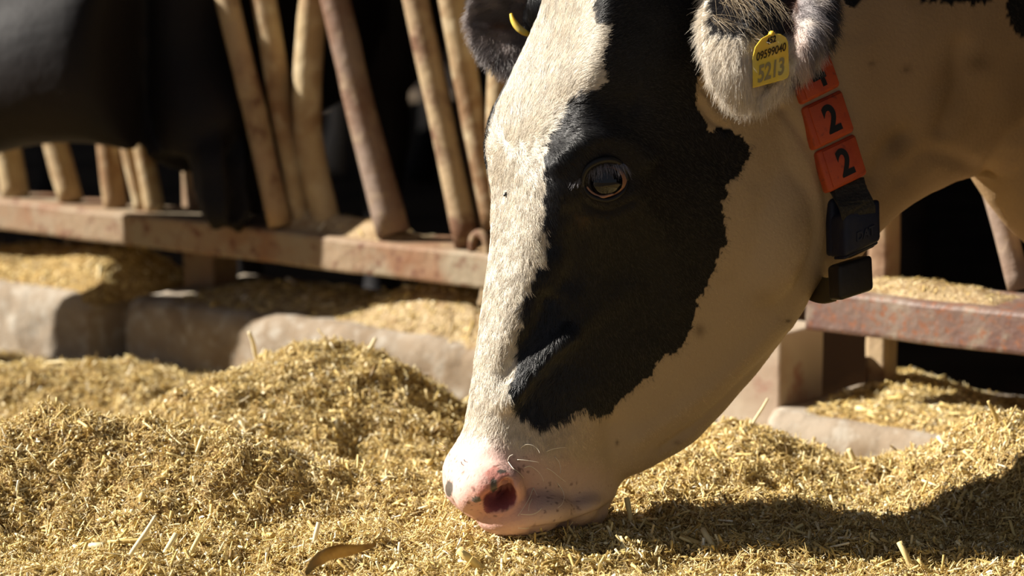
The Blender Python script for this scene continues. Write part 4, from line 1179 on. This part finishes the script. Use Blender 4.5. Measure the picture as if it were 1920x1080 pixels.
# loose feed lying on kerbs and beam
M['dusty'] = mat('dusty_brown_feed_crust', (0.40, 0.30, 0.17), 0.95, 0.1, 0, [(50, .42, .62, (0.27, 0.18, 0.09)), (170, .5, .7, (0.52, 0.42, 0.26))], 1.0, 160)
def heap(name, label, s0, s1, o0, o1, z, hts, seed, n, fine=1.0, res=.008, m=None):
    """hts: list of (s, o, h, rs, ro)"""
    def zf_so(s, o):
        q = np.stack([s, o], -1); h = -0.004 + 0 * s
        for a, b, c, d, e in hts: h = h + c * np.exp(-((s - a) / d) ** 2 - ((o - b) / e) ** 2)
        eg = np.minimum(np.minimum(s - s0, s1 - s), np.minimum(o - o0, o1 - o))
        return (h + fbm(q, 24, 3, seed) * .0055) * sstep(0, .05, eg) - .006 * sstep(.03, 0, eg)
    def zf(x, y):
        p = np.stack([x, y], -1) - RA[:2]; return z + zf_so(p @ RD[:2], p @ RN[:2])
    ss = np.arange(s0, s1, res); oo = np.arange(o0, o1, res)
    A, B = np.meshgrid(ss, oo, indexing='ij'); q = RA[:2] + A[..., None] * RD[:2] + B[..., None] * RN[:2]
    eg = np.minimum(np.minimum(A - s0, s1 - A), np.minimum(B - o0, o1 - B))
    Z = z + zf_so(A, B) - .008 * sstep(.012, 0, eg)
    W = np.concatenate([q, Z[..., None]], -1).reshape(-1, 3); id_ = np.arange(A.size).reshape(A.shape)
    F = np.stack([id_[:-1, :-1].ravel(), id_[1:, :-1].ravel(), id_[1:, 1:].ravel(), id_[:-1, 1:].ravel()], 1)
    o = mesh_obj(name, W, F, m or mF); tag(o, label, 'feed', kind='stuff')
    xs_ = rng.uniform(s0, s1, n); os_ = rng.uniform(o0 + .003, o1, n); hh = zf_so(xs_, os_)
    k = rng.random(n) < sstep(-.006, .008, hh) + .03
    xy = RA[:2] + xs_[k][:, None] * RD[:2] + os_[k][:, None] * RN[:2]
    pos, rot = lay(k.sum(), xy, zf, .35, .003); idx, scl = lens(k.sum(), fine)
    scatter('straw_pieces', pos, rot, scl, idx, o)
    return o
rs = rail_s
heap('kerb_feed', 'loose feed scattered on the right concrete kerb under the beam', rs(1480), rs(2100), -.02, .28, ZKR, [(rs(1560), .12, .016, .08, .1), (rs(1720), .08, .014, .12, .1), (rs(1850), .05, .018, .08, .08), (rs(1600, .2), .22, .03, .14, .06)], 200, 16000)
heap('kerb_feed', 'feed crumbs heaped on the left kerb below the beam', rs(300), rs(950), -.02, .26, ZK, [(rs(440), .12, .018, .2, .08), (rs(560), .12, .016, .15, .08), (rs(740), .10, .05, .10, .08), (rs(830), .06, .03, .10, .08), (rs(880), .02, .02, .1, .06)], 210, 8000, 1.3, m=M['dusty'])
heap('kerb_feed', 'yellow feed mound on the far left kerb block', rs(-400), rs(225), -.04, .24, PR(110, 535)[2], [(rs(130), .08, .045, .20, .10), (rs(210), .06, .03, .12, .09), (rs(-50), .1, .03, .2, .08)], 220, 9000, 1.3)
heap('beam_feed', 'dusty feed crumbs on top of the right dark red beam', rs(1520), rs(1875), .006, .13, ZB0 + .056, [(rs(1600), .08, .009, .07, .045), (rs(1680), .06, .010, .06, .05), (rs(1770), .07, .008, .07, .04)], 230, 3500, .5, .005, m=M['dusty'])
heap('beam_feed', 'mud and feed crumbs round the tube feet on the left beam', rs(470), rs(930), .006, .118, ZB0 + .053, [(rs(520), .05, .030, .06, .05), (rs(590), .05, .020, .06, .05), (rs(668), .05, .028, .05, .05), (rs(893), .04, .026, .03, .05)], 240, 900, .7, .005, m=M['crust'])

# ------------------------------------------------------------------ single pieces one can point to
def stalk(px0, py0, px1, py1, d, wpx, label, col=(0.80, 0.70, 0.45)):
    a = P(px0, py0, d); b = P(px1, py1, d + .01); k = wpx / 2 * d / FPX
    m_ = (a + b) / 2 + (Rv * .4 + Uv * .2) * k
    c = a + (b - a) * 1.25
    o = mesh_obj('straw_stalk', *rings_mesh(tube_rings([a, m_, b, c], [k * .8, k, k * 1.05, k], 8, Fv, 3)), mat('pale_straw', col, .5, .35, 0, [(300, .5, .7, tuple(q * .75 for q in col))]))
    tag(o, label, 'straw')
stalk(467, 622, 478, 662, 3.05, 8, 'short pale straw stalk standing on the left mound crest')
stalk(704, 634, 688, 662, 3.05, 8, 'pale straw stalk leaning right near the mound crest beside the blaze')
stalk(1440, 747, 1416, 786, 2.82, 5, 'thin pale straw leaning in front of the dusty post')
stalk(1853, 752, 1872, 800, 2.72, 8, 'thick straw stalk upright at the far right feed crest', (0.62, 0.46, 0.18))
stalk(1906, 760, 1888, 792, 2.72, 4, 'thin dark yellow straw at the right edge crest', (0.55, 0.40, 0.15))
stalk(292, 968, 254, 1026, 2.30, 9, 'broad pale straw lying across the left foreground feed')
lw = [P(572, 1078, 2.20), P(590, 1054, 2.22), P(622, 1036, 2.25), (P(664, 1030, 2.27)), P(704, 1022, 2.28)]
pL = crom(np.array(lw), 5); n_l = len(pL)
hwL = np.interp(np.linspace(0, 1, n_l), [0, .3, .6, 1], [.002, .006, .0065, .0012])
Tl = np.gradient(pL, axis=0); Tl /= np.linalg.norm(Tl, axis=1)[:, None]
Wl = np.cross(Tl, Fv); Wl /= np.linalg.norm(Wl, axis=1)[:, None]
Nl = np.cross(Tl, Wl)
ringsL = np.stack([pL + Wl * hwL[:, None] + Nl * .0022, pL + Nl * -.0004, pL - Wl * hwL[:, None] + Nl * .0016, pL - Wl * hwL[:, None] + Nl * .0010, pL - Nl * .0010, pL + Wl * hwL[:, None] + Nl * .0016], 1)
lf = mesh_obj('dry_leaf', *rings_mesh(ringsL), mat('ochre_dry_leaf', (0.55, 0.33, 0.09), .5, .35, 0, [(60, .45, .65, (0.36, 0.19, 0.05))], .3, 150))
tag(lf, 'curled ochre dry leaf on the feed at the bottom edge left of the muzzle', 'leaf')
